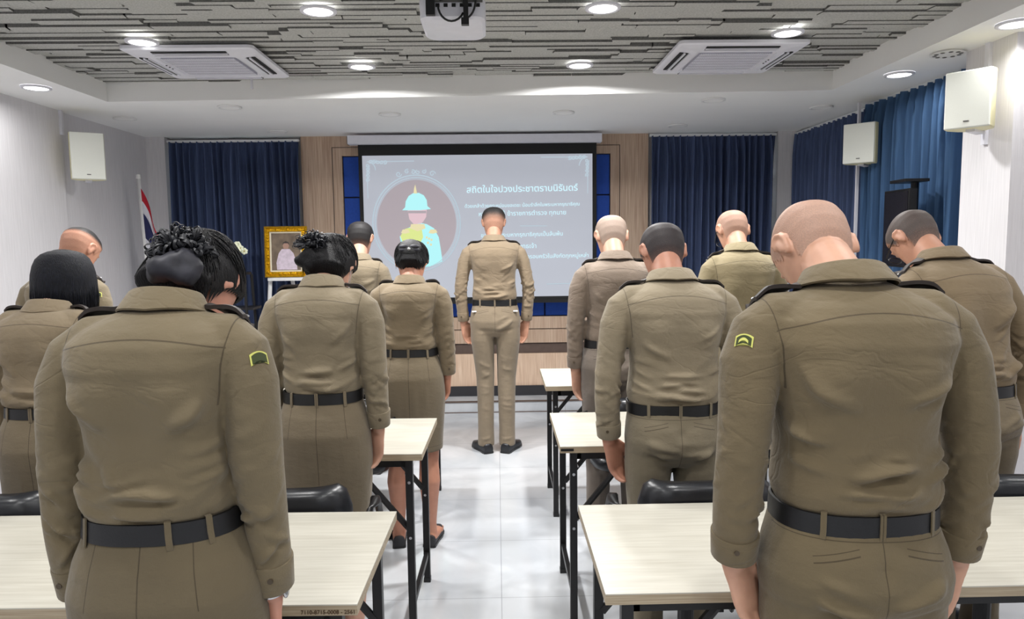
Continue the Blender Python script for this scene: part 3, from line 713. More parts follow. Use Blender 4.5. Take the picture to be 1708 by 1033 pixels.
chairs = [(.645, 2.40, 2, 'black leather office chair behind the nearest right table, in front of the black-haired man'),
          (1.70, 2.40, -3, 'black leather office chair at the right edge behind the nearest right table'),
          (-.69, 2.40, 2, 'black leather office chair right of the front woman, behind the nearest left table'),
          (-1.60, 2.40, -2, 'black leather office chair at the left edge behind the nearest left table'),
          (.68, 3.60, 10, 'dark office chair with a small white label under the second right table'),
          (1.45, 3.60, 0, 'dark office chair hidden behind the second right table'),
          (-.78, 3.60, 0, 'dark office chair behind the second left table'),
          (-1.6, 3.60, 0, 'dark office chair behind the second left table by the wall')]
for i, (x, y, rz, lb) in enumerate(chairs):
    c = proto if i == 0 else copy_tree(proto)
    c.location = (x, y, 0); c.rotation_euler.z = R(rz); tag(c, lb, 'chair', 'black office chairs at the tables')
    if i == 4: MB().box(-.03, .0, -.266, -.262, .62, .64, paint_white).build('white_label', parent=c)

# ------------------------------------------------------------ people
def sstep(a, b, x):
    t = np.clip((np.asarray(x, float) - a) / (b - a), 0, 1); return t * t * (3 - 2 * t)
def rmesh(o, voxel, smooth=4, fac=.5):
    m = o.modifiers.new('r', 'REMESH'); m.mode = 'VOXEL'; m.voxel_size = voxel; m.use_smooth_shade = True
    if smooth: q = o.modifiers.new('s', 'SMOOTH'); q.iterations = smooth; q.factor = fac
    bpy.context.view_layer.update(); dg = bpy.context.evaluated_depsgraph_get()
    me = bpy.data.meshes.new_from_object(o.evaluated_get(dg)); old = o.data; nm = old.name
    o.modifiers.clear(); o.data = me; mats = list(old.materials); bpy.data.meshes.remove(old); me.name = nm
    me.materials.clear()
    for x in mats: me.materials.append(x)
    me.polygons.foreach_set('use_smooth', [True] * len(me.polygons)); return o
def get_co(me):
    n = len(me.vertices); a = np.empty(n * 3); me.vertices.foreach_get('co', a); b = np.empty(n * 3, dtype=np.float32); me.vertex_normals.foreach_get('vector', b)
    return a.reshape(-1, 3), b.reshape(-1, 3).astype(float)
def set_co(me, a): me.vertices.foreach_set('co', a.ravel()); me.update()
def fold(P, a, b, w, amp):
    """ridge (amp>0) or groove along the segment a-b"""
    a = np.array(a, float); b = np.array(b, float); ab = b - a; L2 = (ab ** 2).sum()
    t = np.clip(((P - a) @ ab) / L2, 0, 1); q = a + t[:, None] * ab
    d = np.linalg.norm(P - q, axis=1); tp = np.sin(np.clip(t, .02, .98) * math.pi) ** .6
    return amp * tp * np.exp(-(d / w) ** 2)

HEAD_T = np.array([  # z, half width, front, back
    (-.118, .022, .080, -.052), (-.108, .038, .088, -.025), (-.088, .050, .090, .005), (-.060, .060, .089, -.042), (-.030, .068, .090, -.072), (0, .074, .089, -.090),
    (.030, .0785, .092, -.099), (.055, .0785, .089, -.0985), (.078, .070, .076, -.086), (.095, .053, .055, -.066), (.106, .032, .033, -.042), (.111, .006, .008, -.012)])
HEAD_T[:, 3][:3] = (.040, .012, -.012)
def head_pt(z, a, off=0.):
    w = np.interp(z, HEAD_T[:, 0], HEAD_T[:, 1]); f = np.interp(z, HEAD_T[:, 0], HEAD_T[:, 2]); b = np.interp(z, HEAD_T[:, 0], HEAD_T[:, 3])
    c, s = math.cos(a), math.sin(a); cy = (f + b) / 2; hy = (f - b) / 2
    k = .86
    p = np.array([w * math.copysign(abs(c) ** k, c), cy + hy * math.copysign(abs(s) ** k, s), z])
    if off:
        n = np.array([p[0] / .08 ** 2, (p[1] + .005) / .098 ** 2, p[2] / .115 ** 2 * (1 if z > 0 else .25)]); n /= np.linalg.norm(n) + 1e-9; p = p + n * off
    return p
def nape_pt(z, a, off):
    p = head_pt(z, a, off)
    if z < .02 and math.sin(a) < 0:      # hair hangs straight from the widest part of the skull to the nape
        q = head_pt(.02, a, off); f = min(1, (.02 - z) / .02); t = (z + .11) / .13
        f *= float(np.clip((-.25 - math.sin(a)) / .35, 0, 1)) * min(1, off / .01)
        tgt = np.array([q[0] * (.92 + .08 * t), q[1] * (.95 + .05 * t), z]); p = p * (1 - f) + tgt * f
    return p
def head_levels(n=26):
    return [-.118 + .229 * (1 - math.cos(math.pi * i / n)) / 2 for i in range(n + 1)]

hair_cache = {}
def hair_mat(rgb, sk, streak=False):
    key = (rgb, sk, streak)
    if key in hair_cache: return hair_cache[key]
    m = new_mat('hair', srgb(*rgb), .42 if streak else .6, spec=.35)
    at = N(m, 'ShaderNodeAttribute', attribute_name='hair_cover')
    n = N(m, 'ShaderNodeTexNoise', Scale=330, Detail=3); L(m, coords(m), n.inputs['Vector'])
    nt = m.node_tree; d = X(nt, at.outputs['Fac']); q = (d * 1.25 + (X(nt, n.outputs[0]) - .5) * 1.1 - .08).clamp()
    q2 = (q * .55 + d * .45).clamp()
    mx = N(m, 'ShaderNodeMix', data_type='RGBA'); L(m, q2.s, mx.inputs[0]); mx.inputs[6].default_value = srgb(*sk); mx.inputs[7].default_value = srgb(*rgb)
    L(m, mx.outputs[2], bsdf(m).inputs['Base Color'])
    b = N(m, 'ShaderNodeBump', Strength=.5, Distance=.0015); L(m, n.outputs[0], b.inputs['Height']); L(m, b.outputs[0], bsdf(m).inputs['Normal'])
    hair_cache[key] = m; return m
def strand_mat(rgb):
    key = rgb
    if key in hair_cache: return hair_cache[key]
    m = new_mat('hair_strands', srgb(*rgb), .55, spec=.22)
    n = N(m, 'ShaderNodeTexNoise', Scale=60, Detail=6); L(m, coords(m, 'Object', (6, 6, .7)), n.inputs['Vector'])
    r = N(m, 'ShaderNodeValToRGB'); r.color_ramp.elements[0].color = srgb(*[c * .5 for c in rgb]); r.color_ramp.elements[1].color = srgb(*[min(255, c * 1.5) for c in rgb])
    r.color_ramp.elements[0].position = .35; r.color_ramp.elements[1].position = .8
    L(m, n.outputs[0], r.inputs[0]); L(m, r.outputs[0], bsdf(m).inputs['Base Color'])
    b = N(m, 'ShaderNodeBump', Strength=.9, Distance=.006); L(m, n.outputs[0], b.inputs['Height']); L(m, b.outputs[0], bsdf(m).inputs['Normal'])
    hair_cache[key] = m; return m
board_m = simple('shoulder_board', (40, 32, 28), .6); board_edge_m = simple('shoulder_board_edge', (150, 140, 110), .6)
satin = new_mat('black_satin', srgb(46, 46, 53), .5, spec=.3); noise_col(satin, srgb(38, 38, 44), srgb(56, 56, 64), 30)
patch_g = simple('patch_green', (58, 66, 34), .8); patch_y = simple('patch_yellow', (206, 206, 110), .7)
mask_m = simple('face_mask', (226, 228, 232), .8); shoe_m = simple('shoe_leather', (30, 31, 35), .35, bump=.1); shoe_w = simple('pump_leather', (44, 44, 48), .5)

TOR = [  # canonical torso under a shirt: z, half width, front, back, centre y, squareness
    (.975, .150, .100, .092, 0, .85), (1.005, .153, .104, .096, 0, .85), (1.022, .163, .116, .107, 0, .82), (1.05, .167, .122, .114, .0, .80), (1.09, .161, .121, .110, .0, .80),
    (1.15, .154, .117, .106, -.002, .80), (1.22, .155, .117, .110, -.006, .80), (1.29, .163, .119, .116, -.012, .78), (1.35, .178, .115, .118, -.015, .78),
    (1.395, .174, .103, .112, -.012, .80), (1.425, .146, .086, .098, -.006, .85), (1.447, .108, .072, .082, .002, .9), (1.462, .080, .060, .066, .008, .95), (1.470, .062, .052, .056, .014, 1)]
ARM = [((.09, -.002, 1.395), .050, .050), ((.140, -.004, 1.388), .060, .056), ((.176, -.006, 1.360), .063, .055), ((.198, -.010, 1.300), .061, .052), ((.208, -.014, 1.21), .056, .047),
       ((.214, -.016, 1.12), .051, .045), ((.218, -.004, 1.03), .048, .043), ((.220, .010, .94), .043, .040), ((.219, .020, .885), .041, .038)]

def person(key, label, x, y, rz=0, female=False, zb=1., zc=1.47, A=.262, belt=.16, hip=.182, bow=50, kd=1., lean=0., fwd=.0, vox=.008, bvox=.006,
           shirt=(128, 114, 90), lower=None, sk=(196, 148, 122), hair=None, hs=1., skirt_hem=None, seed=1, elbow=0., arm_r=1., head_yaw=0, group=None, neckw=1., hand_a=-48, hand_in=.16, shoes=True, loops=(-2.2, -1.57, -.9), extras=(), feet=.09, patch=None, toe=8, sleeve_up=0., nd=0., nape=-.07):
    rnd = random.Random(seed)
    root = empty('person', (x, y, 0), R(rz)); tag(root, label, 'person', 'officers bowing their heads')
    lower = lower or tuple(int(c * .97) for c in shirt)
    zk = np.array([0, 1.0, 1.505, 2.2]); zv = np.array([0, zb, zc, zc + .695 * hs])
    zm = lambda z: np.interp(z, zk, zv)
    ak = A / .262; bk = belt / .166; hk = hip / .182
    kx = lambda z: float(np.interp(z, (.80, .90, 1.0, 1.22, 1.36, 1.44, 1.49), (hk, hk, bk, .5 * bk + .5 * ak, ak, .5 * ak + .5, neckw)))
    bend = lambda z: fwd * max(0, (z - 1.05) / .45) ** 1.6
    def T(px, py, pz, arm=False):
        k = ak if arm else kx(pz)
        if arm: pz = pz + sleeve_up * max(0, 1.36 - pz) / .47
        if arm: px = px + math.copysign(elbow * math.exp(-((pz - 1.10) / .14) ** 2), px)
        return Vector((px * k + lean * max(0, (pz - 1.0) / .5), py * (1 if arm else kd) + bend(pz), float(zm(pz))))
    NR = 40
    def tring(z, a, bf, bb, cy, e, grow=1., add=0.):
        out = []
        for k in range(NR):
            t_ = 2 * math.pi * k / NR; c, s_ = math.cos(t_), math.sin(t_)
            b = bf if s_ > 0 else bb
            p = T(a * grow * math.copysign(abs(c) ** e, c), cy + b * grow * math.copysign(abs(s_) ** e, s_), z)
            if add: p.x += add * c; p.y += add * s_
            out.append(p)
        return out
    skm = skin(sk)
    # ---- body: head, neck, trunk, arms, hands and legs grown into one surface
    b = MB()
    b.loft([tring(*r, grow=.84) for r in TOR[1:]] )
    b.loft([tring(z, a, bf, bb, cy, .9) for z, a, bf, bb, cy in ((.80, .150, .08, .09, 0), (.86, .160, .09, .11, 0), (.93, .155, .095, .105, 0), (1.02, .140, .09, .085, 0))])
    nk = Vector((0, .012 + fwd, float(zm(1.44)))); nk.x += lean
    nd += .010 * max(0, bow - 40) / 30; bow = min(bow, 40) + max(0, bow - 40) * .68
    Rn = Matrix.Rotation(R(-bow * .78), 3, 'X'); Rh = Matrix.Rotation(R(head_yaw), 3, 'Z') @ Matrix.Rotation(R(-bow), 3, 'X')
    HC = nk + Rn @ Vector((0, .018, (.150 if female else .166) * hs)) - Vector((0, 0, nd))
    H = lambda p: HC + Rh @ (Vector(p) * hs)
    b.tube([nk + Vector((0, .0, -.10)), nk + Vector((0, 0, -.02)), nk + Rn @ Vector((0, .006, .045)), H((0, -.004, -.055)), H((0, .012, .0))],
           [r * neckw for r in (.062, .060, .055, .051, .040)] if not female else [.055, .052, .048, .045, .040], n=20)
    hr = [[H(head_pt(z, 2 * math.pi * k / 32)) for k in range(32)] for z in head_levels()]
    b.loft(hr)
    # nose, lips, closed lids, brow, ears
    b.loft([[H(p) for p in r] for r in ([(-.006, .086, .022), (.006, .086, .022), (0, .094, .022)], [(-.010, .086, -.005), (.010, .086, -.005), (0, .106, -.008)], [(-.017, .082, -.030), (.017, .082, -.030), (0, .113, -.028)], [(-.013, .080, -.040), (.013, .080, -.040), (0, .098, -.039)])])
    b.ball(H((0, .086, -.060)), (.023 * hs, .008 * hs, .006 * hs), rot=Rh); b.ball(H((0, .085, -.070)), (.019 * hs, .008 * hs, .006 * hs), rot=Rh)
    for q in (-1, 1):
        b.ball(H((q * .031, .080, .012)), (.015 * hs, .010 * hs, .009 * hs), rot=Rh); b.ball(H((q * .031, .084, .033)), (.022 * hs, .007 * hs, .006 * hs), rot=Rh)
        E_ = Rh @ Matrix.Rotation(R(-q * 28), 3, 'Z') @ Matrix.Rotation(R(-8), 3, 'X')
        ec = H((q * .077, -.006, -.006)); pe = lambda u_, v_, w_: ec + E_ @ (Vector((w_ * q, u_, v_)) * hs)
        b.ball(pe(-.010, .0, .008), (.0065 * hs, .017 * hs, .029 * hs), rot=E_, n=12, m=8)
        b.tube([pe(.012, .010, .002), pe(.006, .026, .010), pe(-.008, .033, .015), pe(-.022, .026, .018), pe(-.027, .008, .017), pe(-.022, -.010, .013), pe(-.012, -.024, .008), pe(-.002, -.030, .003)],
               [r * hs for r in (.004, .005, .0055, .0055, .0055, .005, .0065, .005)], n=8)
    for q in (-1, 1):
        pts = [T(q * p[0], p[1], p[2], True) for p, *_ in ARM]
        wr = pts[-1] + Vector((-q * .002, .004, -.028))
        b.tube(pts + [wr], [(ru * .72, rv * .72) for _, ru, rv in ARM[:-1]] + ([(.031, .026), (.028, .021)] if female else [(.034, .030), (.031, .027)]), n=16)
        hsz = (.95 if female else 1.13) * hs
        d = Vector((-q * hand_in, .10, -1)).normalized(); a_ = R(hand_a)
        n_ = Vector((q * math.cos(a_), -math.sin(a_), 0)); n_ = (n_ - d * n_.dot(d)).normalized(); t_ = d.cross(n_); t_ = t_ if t_.y > 0 else -t_
        def hp(a1, a2, a3): return wr + (d * a1 + t_ * a2 + n_ * a3) * hsz
        rings = []
        for dd, ht, hn, o_ in ((-.02, .024, .018, 0), (.005, .029, .019, 0), (.03, .034, .017, .002), (.06, .040, .0155, .001), (.088, .041, .0135, 0), (.100, .037, .010, 0)):
            rings.append([hp(dd, o_ + ht * math.cos(2 * math.pi * k / 16), hn * math.sin(2 * math.pi * k / 16)) for k in range(16)])
        b.loft(rings)
        for (o2, ln, c0) in ((.029, .070, 10), (.0095, .078, 16), (-.0105, .073, 22), (-.0295, .058, 27)):
            pnt = hp(.084, o2, 0); ang = R(c0 * .5); path = [pnt]; dirt = o2 * .5
            for seg, add in ((.016, 8), (.42 * ln, 18), (.32 * ln, 20), (.26 * ln, 14)):
                dv = d * math.cos(ang) - n_ * math.sin(ang) + t_ * dirt; pnt = pnt + dv.normalized() * seg * hsz; path.append(pnt); ang += R(add + c0 * .4)
            b.tube(path, [r * hsz for r in (.0098, .0095, .0088, .0080, .0062)], n=10)
        th = [hp(.012, .018, -.006), hp(.04, .040, -.014), hp(.066, .050, -.018), hp(.090, .050, -.020)]
        b.tube(th, [r * hsz for r in (.014, .0125, .0105, .0075)], n=10)
        # leg and foot
        fx = q * feet
        if female and skirt_hem:
            lp = [((fx * .95, -.005, .86), .082, .078), ((fx, 0, .70), .072, .070), ((fx * .92, .012, .50), .054, .054), ((fx * .92, .0, .42), .051, .049), ((fx * .95, -.022, .33), .056, .054), ((fx * .95, -.018, .22), .044, .041), ((fx * .95, -.012, .11), .031, .030), ((fx * .95, -.012, .06), .033, .032), ((fx * .95, .0, .035), .03, .03)]
        else:
            lp = [((fx * .95, -.005, .86), .080, .074), ((fx, 0, .65), .060, .056), ((fx, .004, .48), .048, .046), ((fx, -.008, .32), .046, .043), ((fx, -.006, .12), .034, .033), ((fx, 0, .04), .034, .032)]
        b.tube([Vector((p[0] * (hk if p[2] > .6 else 1), p[1], float(zm(p[2])))) for p, *_ in lp], [(ru, rv) for _, ru, rv in lp], n=18)
        ta = R(toe) * q; fv = Vector((math.sin(ta), math.cos(ta), 0)); f0 = Vector((fx * .95, -.03, .035))
        b.tube([f0 - fv * .02, f0 + fv * .05, f0 + fv * .12 + Vector((0, 0, -.008)), f0 + fv * .19 + Vector((0, 0, -.014))], [(.028, .030), (.030, .034), (.022, .040), (.010, .030)], n=14, up=(0, 0, 1))
    body = b.build('body', skm, root); rmesh(body, bvox, 3, .45)
    # ---- shirt
    xa0, xa1 = .150 * ak, .170 * ak; za, zt_ = float(zm(1.26)), float(zm(1.405)); zy = float(zm(1.412))
    slope = (xa1 - xa0) / (zt_ - za)
    def shirt_lines(X_, Y_, Z_):
        Xc = X_ - lean * .75 if lean else X_
        yk = (Z_ - zy + Xc * Xc * 1.1).abs().lt(.0013) * Y_.lt(.0) * Xc.abs().lt(xa1)
        ah = (Xc.abs() - xa0 - (Z_ - za) * slope).abs().lt(.0012) * Z_.gt(za)
        pl = (X_ - .016).abs().lt(.0011) * Y_.gt(.02)
        return yk.max(ah).max(pl)
    smat = line_mat('shirt_cloth', shirt, shirt_lines)
    s = MB(); s.loft([tring(*r) for r in TOR])
    for q in (-1, 1):
        pts = [T(q * p[0], p[1], p[2], True) for p, *_ in ARM]
        s.tube(pts, [(ru * arm_r, rv * arm_r) for _, ru, rv in ARM], n=20)
    so = s.build('shirt', smat, root); rmesh(so, vox, 4 if vox < .007 else 3, .5)
    P, Nn = get_co(so.data); D = np.zeros(len(P)); s_ = 2.3 if vox < .0075 else 1.9
    B = lambda a, z: T(a[0], a[1], z)
    # gathers just above the belt
    for k in range(12):
        z = rnd.uniform(1.03, 1.14); xc = rnd.uniform(-.10, .10); hw = rnd.uniform(.05, .12); sl = rnd.uniform(-.012, .012); w = rnd.uniform(.006, .011)
        D += fold(P, T(xc - hw, -.112, z - sl), T(xc + hw, -.112, z + sl), w, rnd.uniform(.003, .006) * s_); D += fold(P, T(xc - hw, -.112, z - sl - .014), T(xc + hw, -.112, z + sl - .014), w, -rnd.uniform(.002, .004) * s_)
    for q in (-1, 1):
        for k in range(5):   # drag lines running from the armpit into the back
            z0 = rnd.uniform(1.22, 1.33); x1 = rnd.uniform(.02, .10); z1 = z0 - rnd.uniform(.04, .16); w = rnd.uniform(.009, .016)
            D += fold(P, T(q * .165, -.10, z0), T(q * x1, -.122, z1), w, rnd.uniform(.003, .006) * s_); D += fold(P, T(q * .165, -.10, z0 - .022), T(q * x1, -.122, z1 - .022), w, -rnd.uniform(.002, .004) * s_)
        for k in range(4):   # side folds at the flank
            z0 = rnd.uniform(1.06, 1.2); w = rnd.uniform(.008, .012)
            D += fold(P, T(q * .165, -.04, z0), T(q * .09, -.112, z0 - rnd.uniform(.01, .06)), w, rnd.uniform(.003, .006) * s_)
        D += fold(P, T(q * .155, -.115, 1.36), T(q * .150, -.10, 1.24), .012, -.006 * s_)   # armhole valley
        D += fold(P, T(q * .09, -.12, 1.33), T(q * .085, -.12, 1.22), .045, .005 * s_)       # shoulder blade
        # sleeve creases
        for k in range(24):
            z0 = rnd.choice((rnd.uniform(1.02, 1.2), rnd.uniform(.93, 1.3))); px, py, pz = [np.interp(z0, [a[0][2] for a in ARM][::-1], [a[0][i] for a in ARM][::-1]) for i in range(3)]
            an = rnd.uniform(-2.6, -.4); rr = .047; tilt = rnd.uniform(-.035, .045); w = rnd.uniform(.005, .010); am = rnd.uniform(.003, .0062) * s_
            da = rnd.uniform(.45, .8)
            pa = T(q * (px + rr * math.cos(an - da)), py + rr * math.sin(an - da), z0 - tilt, True); pb_ = T(q * (px + rr * math.cos(an + da)), py + rr * math.sin(an + da), z0 + tilt, True)
            D += fold(P, pa, pb_, w, am); pa.z -= .015; pb_.z -= .015; D += fold(P, pa, pb_, w, -am * .7)
    D += fold(P, T(0, -.125, 1.36), T(0, -.11, 1.12), .03, -.004)                    # spine hollow
    for k in range(3):
        f_ = np.array([rnd.uniform(-22, 22) for _ in range(3)]); D += .0013 * np.sin(P @ f_ + k)
    P2 = P + Nn * D[:, None]
    set_co(so.data, P2)
    bm_tree = BVHTree.FromPolygons([Vector(p) for p in P2], [tuple(p.vertices) for p in so.data.polygons])
    # ---- collar
    cl = MB(); cc = nk + Vector((0, .004, float(zm(1.472) - zm(1.44)))); Rc = Matrix.Rotation(R(-bow * .22 - 4), 3, 'X'); cw = (.93 if female else 1.) * neckw
    prof = [(.069, .064, -.030), (.066, .061, .016), (.070, .065, .021), (.075, .070, .017), (.094, .092, -.029), (.091, .089, -.032), (.073, .067, .008), (.072, .067, -.030)]
    rings = []; nc = 40
    for k in range(nc + 1):
        a = R(-90) + R(146) * (2 * k / nc - 1); ring = []; ff = max(0, math.sin(a))
        for ra, rb, z in prof: ring.append(cc + Rc @ Vector((ra * cw * math.cos(a), rb * cw * math.sin(a), z - ff * .030 + (.010 if z < -.02 else 0) * abs(math.cos(a)))))
        rings.append(ring)
    cl.loft(rings); cl.build('collar', smat, so, smooth=True, angle=50)
    # ---- shoulder boards
    for q in (-1, 1):
        rows = []; n1, n2 = 12, 5
        for i in range(n1 + 1):
            u_ = i / n1; xx = q * (.088 * cw + (.182 * ak - .088 * cw) * u_) + lean * .85; row = []
            wd = .026 + .006 * min(1, u_ * 2)
            for j in range(n2 + 1):
                yy = .026 + bend(1.42) + wd * (2 * j / n2 - 1)
                hit = bm_tree.ray_cast(Vector((xx, yy, 2.0)), Vector((0, 0, -1)))[0]
                row.append(Vector((xx, yy, (hit.z if hit else float(zm(1.4))) + .003 + .006 * math.sin(math.pi * u_) + .005 * (j / n2))))
            rows.append(row)
        top = [[p + Vector((0, 0, .008)) for p in r] for r in rows]
        e = MB(); e.loft([r + [p for p in reversed(t2)] for r, t2 in zip(rows, top)]); eo = e.build('shoulder_board', board_m, so, smooth=True, angle=40)
        bt = MB()
        bt.ball(top[11][3], (.006, .006, .004), steel, 10, 6)
        bt.build('insignia', parent=eo)
    # ---- cuffs with button
    for q in (-1, 1):
        p1 = T(q * ARM[-1][0][0], ARM[-1][0][1], ARM[-1][0][2], True); p0 = T(q * ARM[-2][0][0], ARM[-2][0][1], ARM[-2][0][2], True)
        p0 = p0 + (p1 - p0) * .12; dv = (p1 - p0).normalized(); q1 = p1 + dv * .008
        cf = MB(); cf.tube([p0, p0 + dv * .003, q1 - dv * .002, q1, q1 - dv * .001, q1 - dv * .03], [(.0455 * arm_r, .0425 * arm_r), (.0462 * arm_r, .0432 * arm_r), (.0435 * arm_r, .0412 * arm_r), (.0425 * arm_r, .040 * arm_r), (.036, .033), (.034, .031)], n=28)
        co = cf.build('cuff', smat, so, smooth=True, angle=50)
        bu = MB(); bp_ = (p0 + q1) / 2 + Vector((q * .012, -.043 * arm_r, 0)); bu.tube([bp_, bp_ + Vector((0, -.004, 0))], .0055, None, 12, up=(0, 0, 1)); bu.build('button', simple('button_brown', (70, 58, 42), .4), co)
    # ---- lower garment
    zp_, zh_ = float(zm(.955)), float(zm(.93)); hips = hip
    if skirt_hem:
        hem = skirt_hem; ch = hem / zb
        def low_lines(X_, Y_, Z_):
            a = X_.abs().lt(.0013) * Y_.lt(0); b_ = ((X_.abs() - .085 + (Z_ - zb) * .12).abs().lt(.001)) * Y_.lt(0) * Z_.gt(zb - .14)
            c_ = (Z_ - (hem + .03)).abs().lt(.001); return a.max(b_).max(c_)
        lm = line_mat('skirt_cloth', lower, low_lines, crease=0.)
        k_ = MB(); k_.loft([tring(z, a, bf, bb, cy, .85) for z, a, bf, bb, cy in ((1.012, .160, .108, .100, 0), (.98, .166, .112, .108, 0), (.93, .176, .116, .122, -.003), (.87, .183, .116, .130, -.005), (.78, .186, .116, .124, 0),
              (.68, .182, .113, .118, 0), (.58, .177, .112, .115, 0), (ch + .02, .173, .112, .114, 0), (ch, .172, .112, .114, 0))])
        lo = k_.build('skirt', lm, root)
    else:
        def low_lines(X_, Y_, Z_):
            a = X_.abs().lt(.0012) * Z_.gt(zb - .22)
            pk = ((Z_ - zp_ + .018 + (X_.abs() - .09) * .25).abs().lt(.0014)) * X_.abs().gt(.045) * X_.abs().lt(.125) * Y_.lt(0)
            pk2 = ((Z_ - zp_ + .006 + (X_.abs() - .09) * .25).abs().lt(.0009)) * X_.abs().gt(.045) * X_.abs().lt(.125) * Y_.lt(0)
            wb_ = (Z_ - (zb - .028)).abs().lt(.0009) * Y_.lt(0)
            return a.max(pk).max(pk2).max(wb_)
        lm = line_mat('trouser_cloth', lower, low_lines, crease=0.)
        k_ = MB(); k_.loft([tring(z, a, bf, bb, cy, .85) for z, a, bf, bb, cy in ((1.012, .160, .108, .100, 0), (.98, .166, .112, .110, 0), (.93, .176, .113, .126, -.003), (.88, .182, .112, .134, -.006), (.84, .180, .108, .130, -.004), (.80, .170, .098, .112, 0), (.775, .150, .08, .088, 0))])
        for q in (-1, 1):
            fx = feet * q
            lp = [((q * .090 * hk, -.006, .86), .108, .088), ((q * .092 * hk, -.006, .76), .106, .088), ((q * (.094 * hk + feet) / 2, 0, .64), .090, .078), ((fx, .006, .50), .076, .068), ((fx, -.006, .34), .070, .062), ((fx, -.008, .16), .064, .058), ((fx, -.004, .062), .068, .060), ((fx, -.004, .045), .066, .058)]
            k_.tube([Vector((p[0], p[1] * kd, float(zm(p[2])))) for p, *_ in lp], [(ru, rv) for _, ru, rv in lp], n=22)
        lo = k_.build('trousers', lm, root)
    rmesh(lo, vox, 5, .5)
    P, Nn = get_co(lo.data); D = np.zeros(len(P))
    if not skirt_hem:
        D += fold(P, T(0, -.13, .94), T(0, -.08, .79), .016, -.016)
        for q in (-1, 1):
            D += fold(P, T(q * .02, -.125, .81), T(q * .14, -.115, .83), .012, -.006 * s_)
            for k in range(4):
                z = rnd.uniform(.80, .92); D += fold(P, T(q * .01, -.13, z - .03), T(q * rnd.uniform(.09, .15), -.12, z + rnd.uniform(-.02, .04)), .010, rnd.uniform(.003, .006) * s_)
            for k in range(7):
                z = rnd.uniform(.3, .72); D += fold(P, Vector((q * feet - .05, -.08, z * zb)), Vector((q * feet + .05, -.07, z * zb + rnd.uniform(-.05, .05))), .012, rnd.uniform(.003, .006))
            D += fold(P, Vector((q * feet, -.09, .74 * zb)), Vector((q * feet, -.07, .10)), .006, .004)
            D += fold(P, Vector((q * feet - .05, -.07, .10)), Vector((q * feet + .05, -.07, .12)), .010, .006)
    else:
        for k in range(8):
            x0 = rnd.uniform(-.13, .13); D += fold(P, T(x0, -.12, .84), T(x0 * 1.05, -.12, .84 - rnd.uniform(.12, .3)), .014, rnd.uniform(-.003, .004))
        for k in range(4):
            z = rnd.uniform(.86, .95); D += fold(P, T(-.15, -.09, z), T(.15, -.09, z + rnd.uniform(-.02, .02)), .010, rnd.uniform(.001, .003))
        D += fold(P, T(0, -.12, .99), T(0, -.118, .60), .006, -.003)
    for k in range(3):
        f_ = np.array([rnd.uniform(-18, 18) for _ in range(3)]); D += .0012 * np.sin(P @ f_ + k)
    set_co(lo.data, P + Nn * D[:, None])
    # ---- belt and loops
    bl = MB(); zr = [(.978, 1), (.980, 1), (1.020, 1), (1.022, 1)]
    def bring(z, add): return tring(z, .163, .111, .104, 0, .85, add=add)
    bl.loft([bring(.979, .001), bring(.978, .006), bring(1.019, .006), bring(1.0195, .001), bring(.979, .001)], cap=False)
    bo = bl.build('belt', black_belt, root, smooth=True, angle=40)
    bk_ = MB(); c_ = T(0, .111, 1.0); bk_.box(c_.x - .026, c_.x + .026, c_.y + .006, c_.y + .012, c_.z - .018, c_.z + .018, gold_trim); bk_.build('buckle', parent=bo, bevel=.002)
    for a in list(loops) + [.7, 2.4]:
        c, sn = math.cos(a), math.sin(a); bb_ = .111 if sn > 0 else .104; w = .0055; pts = []
        p_ = lambda z, add: T(.163 * math.copysign(abs(c) ** .85, c), bb_ * math.copysign(abs(sn) ** .85, sn), z) + Vector((add * c, add * sn, 0))
        tg = Vector((-sn, c, 0)); outs = [(1.026, .004), (1.024, .009), (.990, .0095), (.970, .0085), (.967, .006)]
        lp_ = MB(); lp_.loft([[p_(z, ad) - tg * w, p_(z, ad) + tg * w, p_(z, ad - .003) + tg * w, p_(z, ad - .003) - tg * w] for z, ad in outs]); lp_.build('belt_loop', lm, lo)
    # ---- shoes
    if shoes:
        for q in (-1, 1):
            ta = R(toe) * q; fv = Vector((math.sin(ta), math.cos(ta), 0)); sv = Vector((fv.y, -fv.x, 0)); f0 = Vector((feet * q * .95, -.035, 0))
            sh = MB(); rings = []
            L_ = ((-.045, .020, .052, .0), (-.040, .034, .062, 0), (-.01, .038, .066, 0), (.04, .037, .072, 0), (.08, .040, .062, 0), (.13, .047, .046, 0), (.18, .044, .036, 0), (.215, .028, .028, 0), (.225, .010, .02, 0)) if not female else \
                 ((-.040, .020, .045, .0), (-.034, .030, .052, 0), (0, .031, .044, 0), (.05, .032, .034, 0), (.10, .039, .034, 0), (.15, .036, .032, 0), (.185, .022, .026, 0), (.195, .008, .018, 0))
            for yy, w, h_, _ in L_:
                rings.append([f0 + fv * yy + sv * (w * math.copysign(abs(math.cos(t2)) ** .7, math.cos(t2))) + Vector((0, 0, .012 + (h_ if math.sin(t2) > 0 else .008) * (.5 + .5 * 1) * max(0, math.sin(t2)) ** .7)) for t2 in [2 * math.pi * k / 20 for k in range(20)]])
            sh.loft(rings); sho = sh.build('shoe', shoe_w if female else shoe_m, root, smooth=True, angle=60)
            sl = MB(); o_ = []
            for yy, w, h_, _ in L_: o_.append([f0 + fv * yy + sv * (w + .003), f0 + fv * yy - sv * (w + .003), f0 + fv * yy - sv * (w + .003) + Vector((0, 0, .014)), f0 + fv * yy + sv * (w + .003) + Vector((0, 0, .014))])
            sl.loft(o_); sl.build('sole', black_plastic, sho)
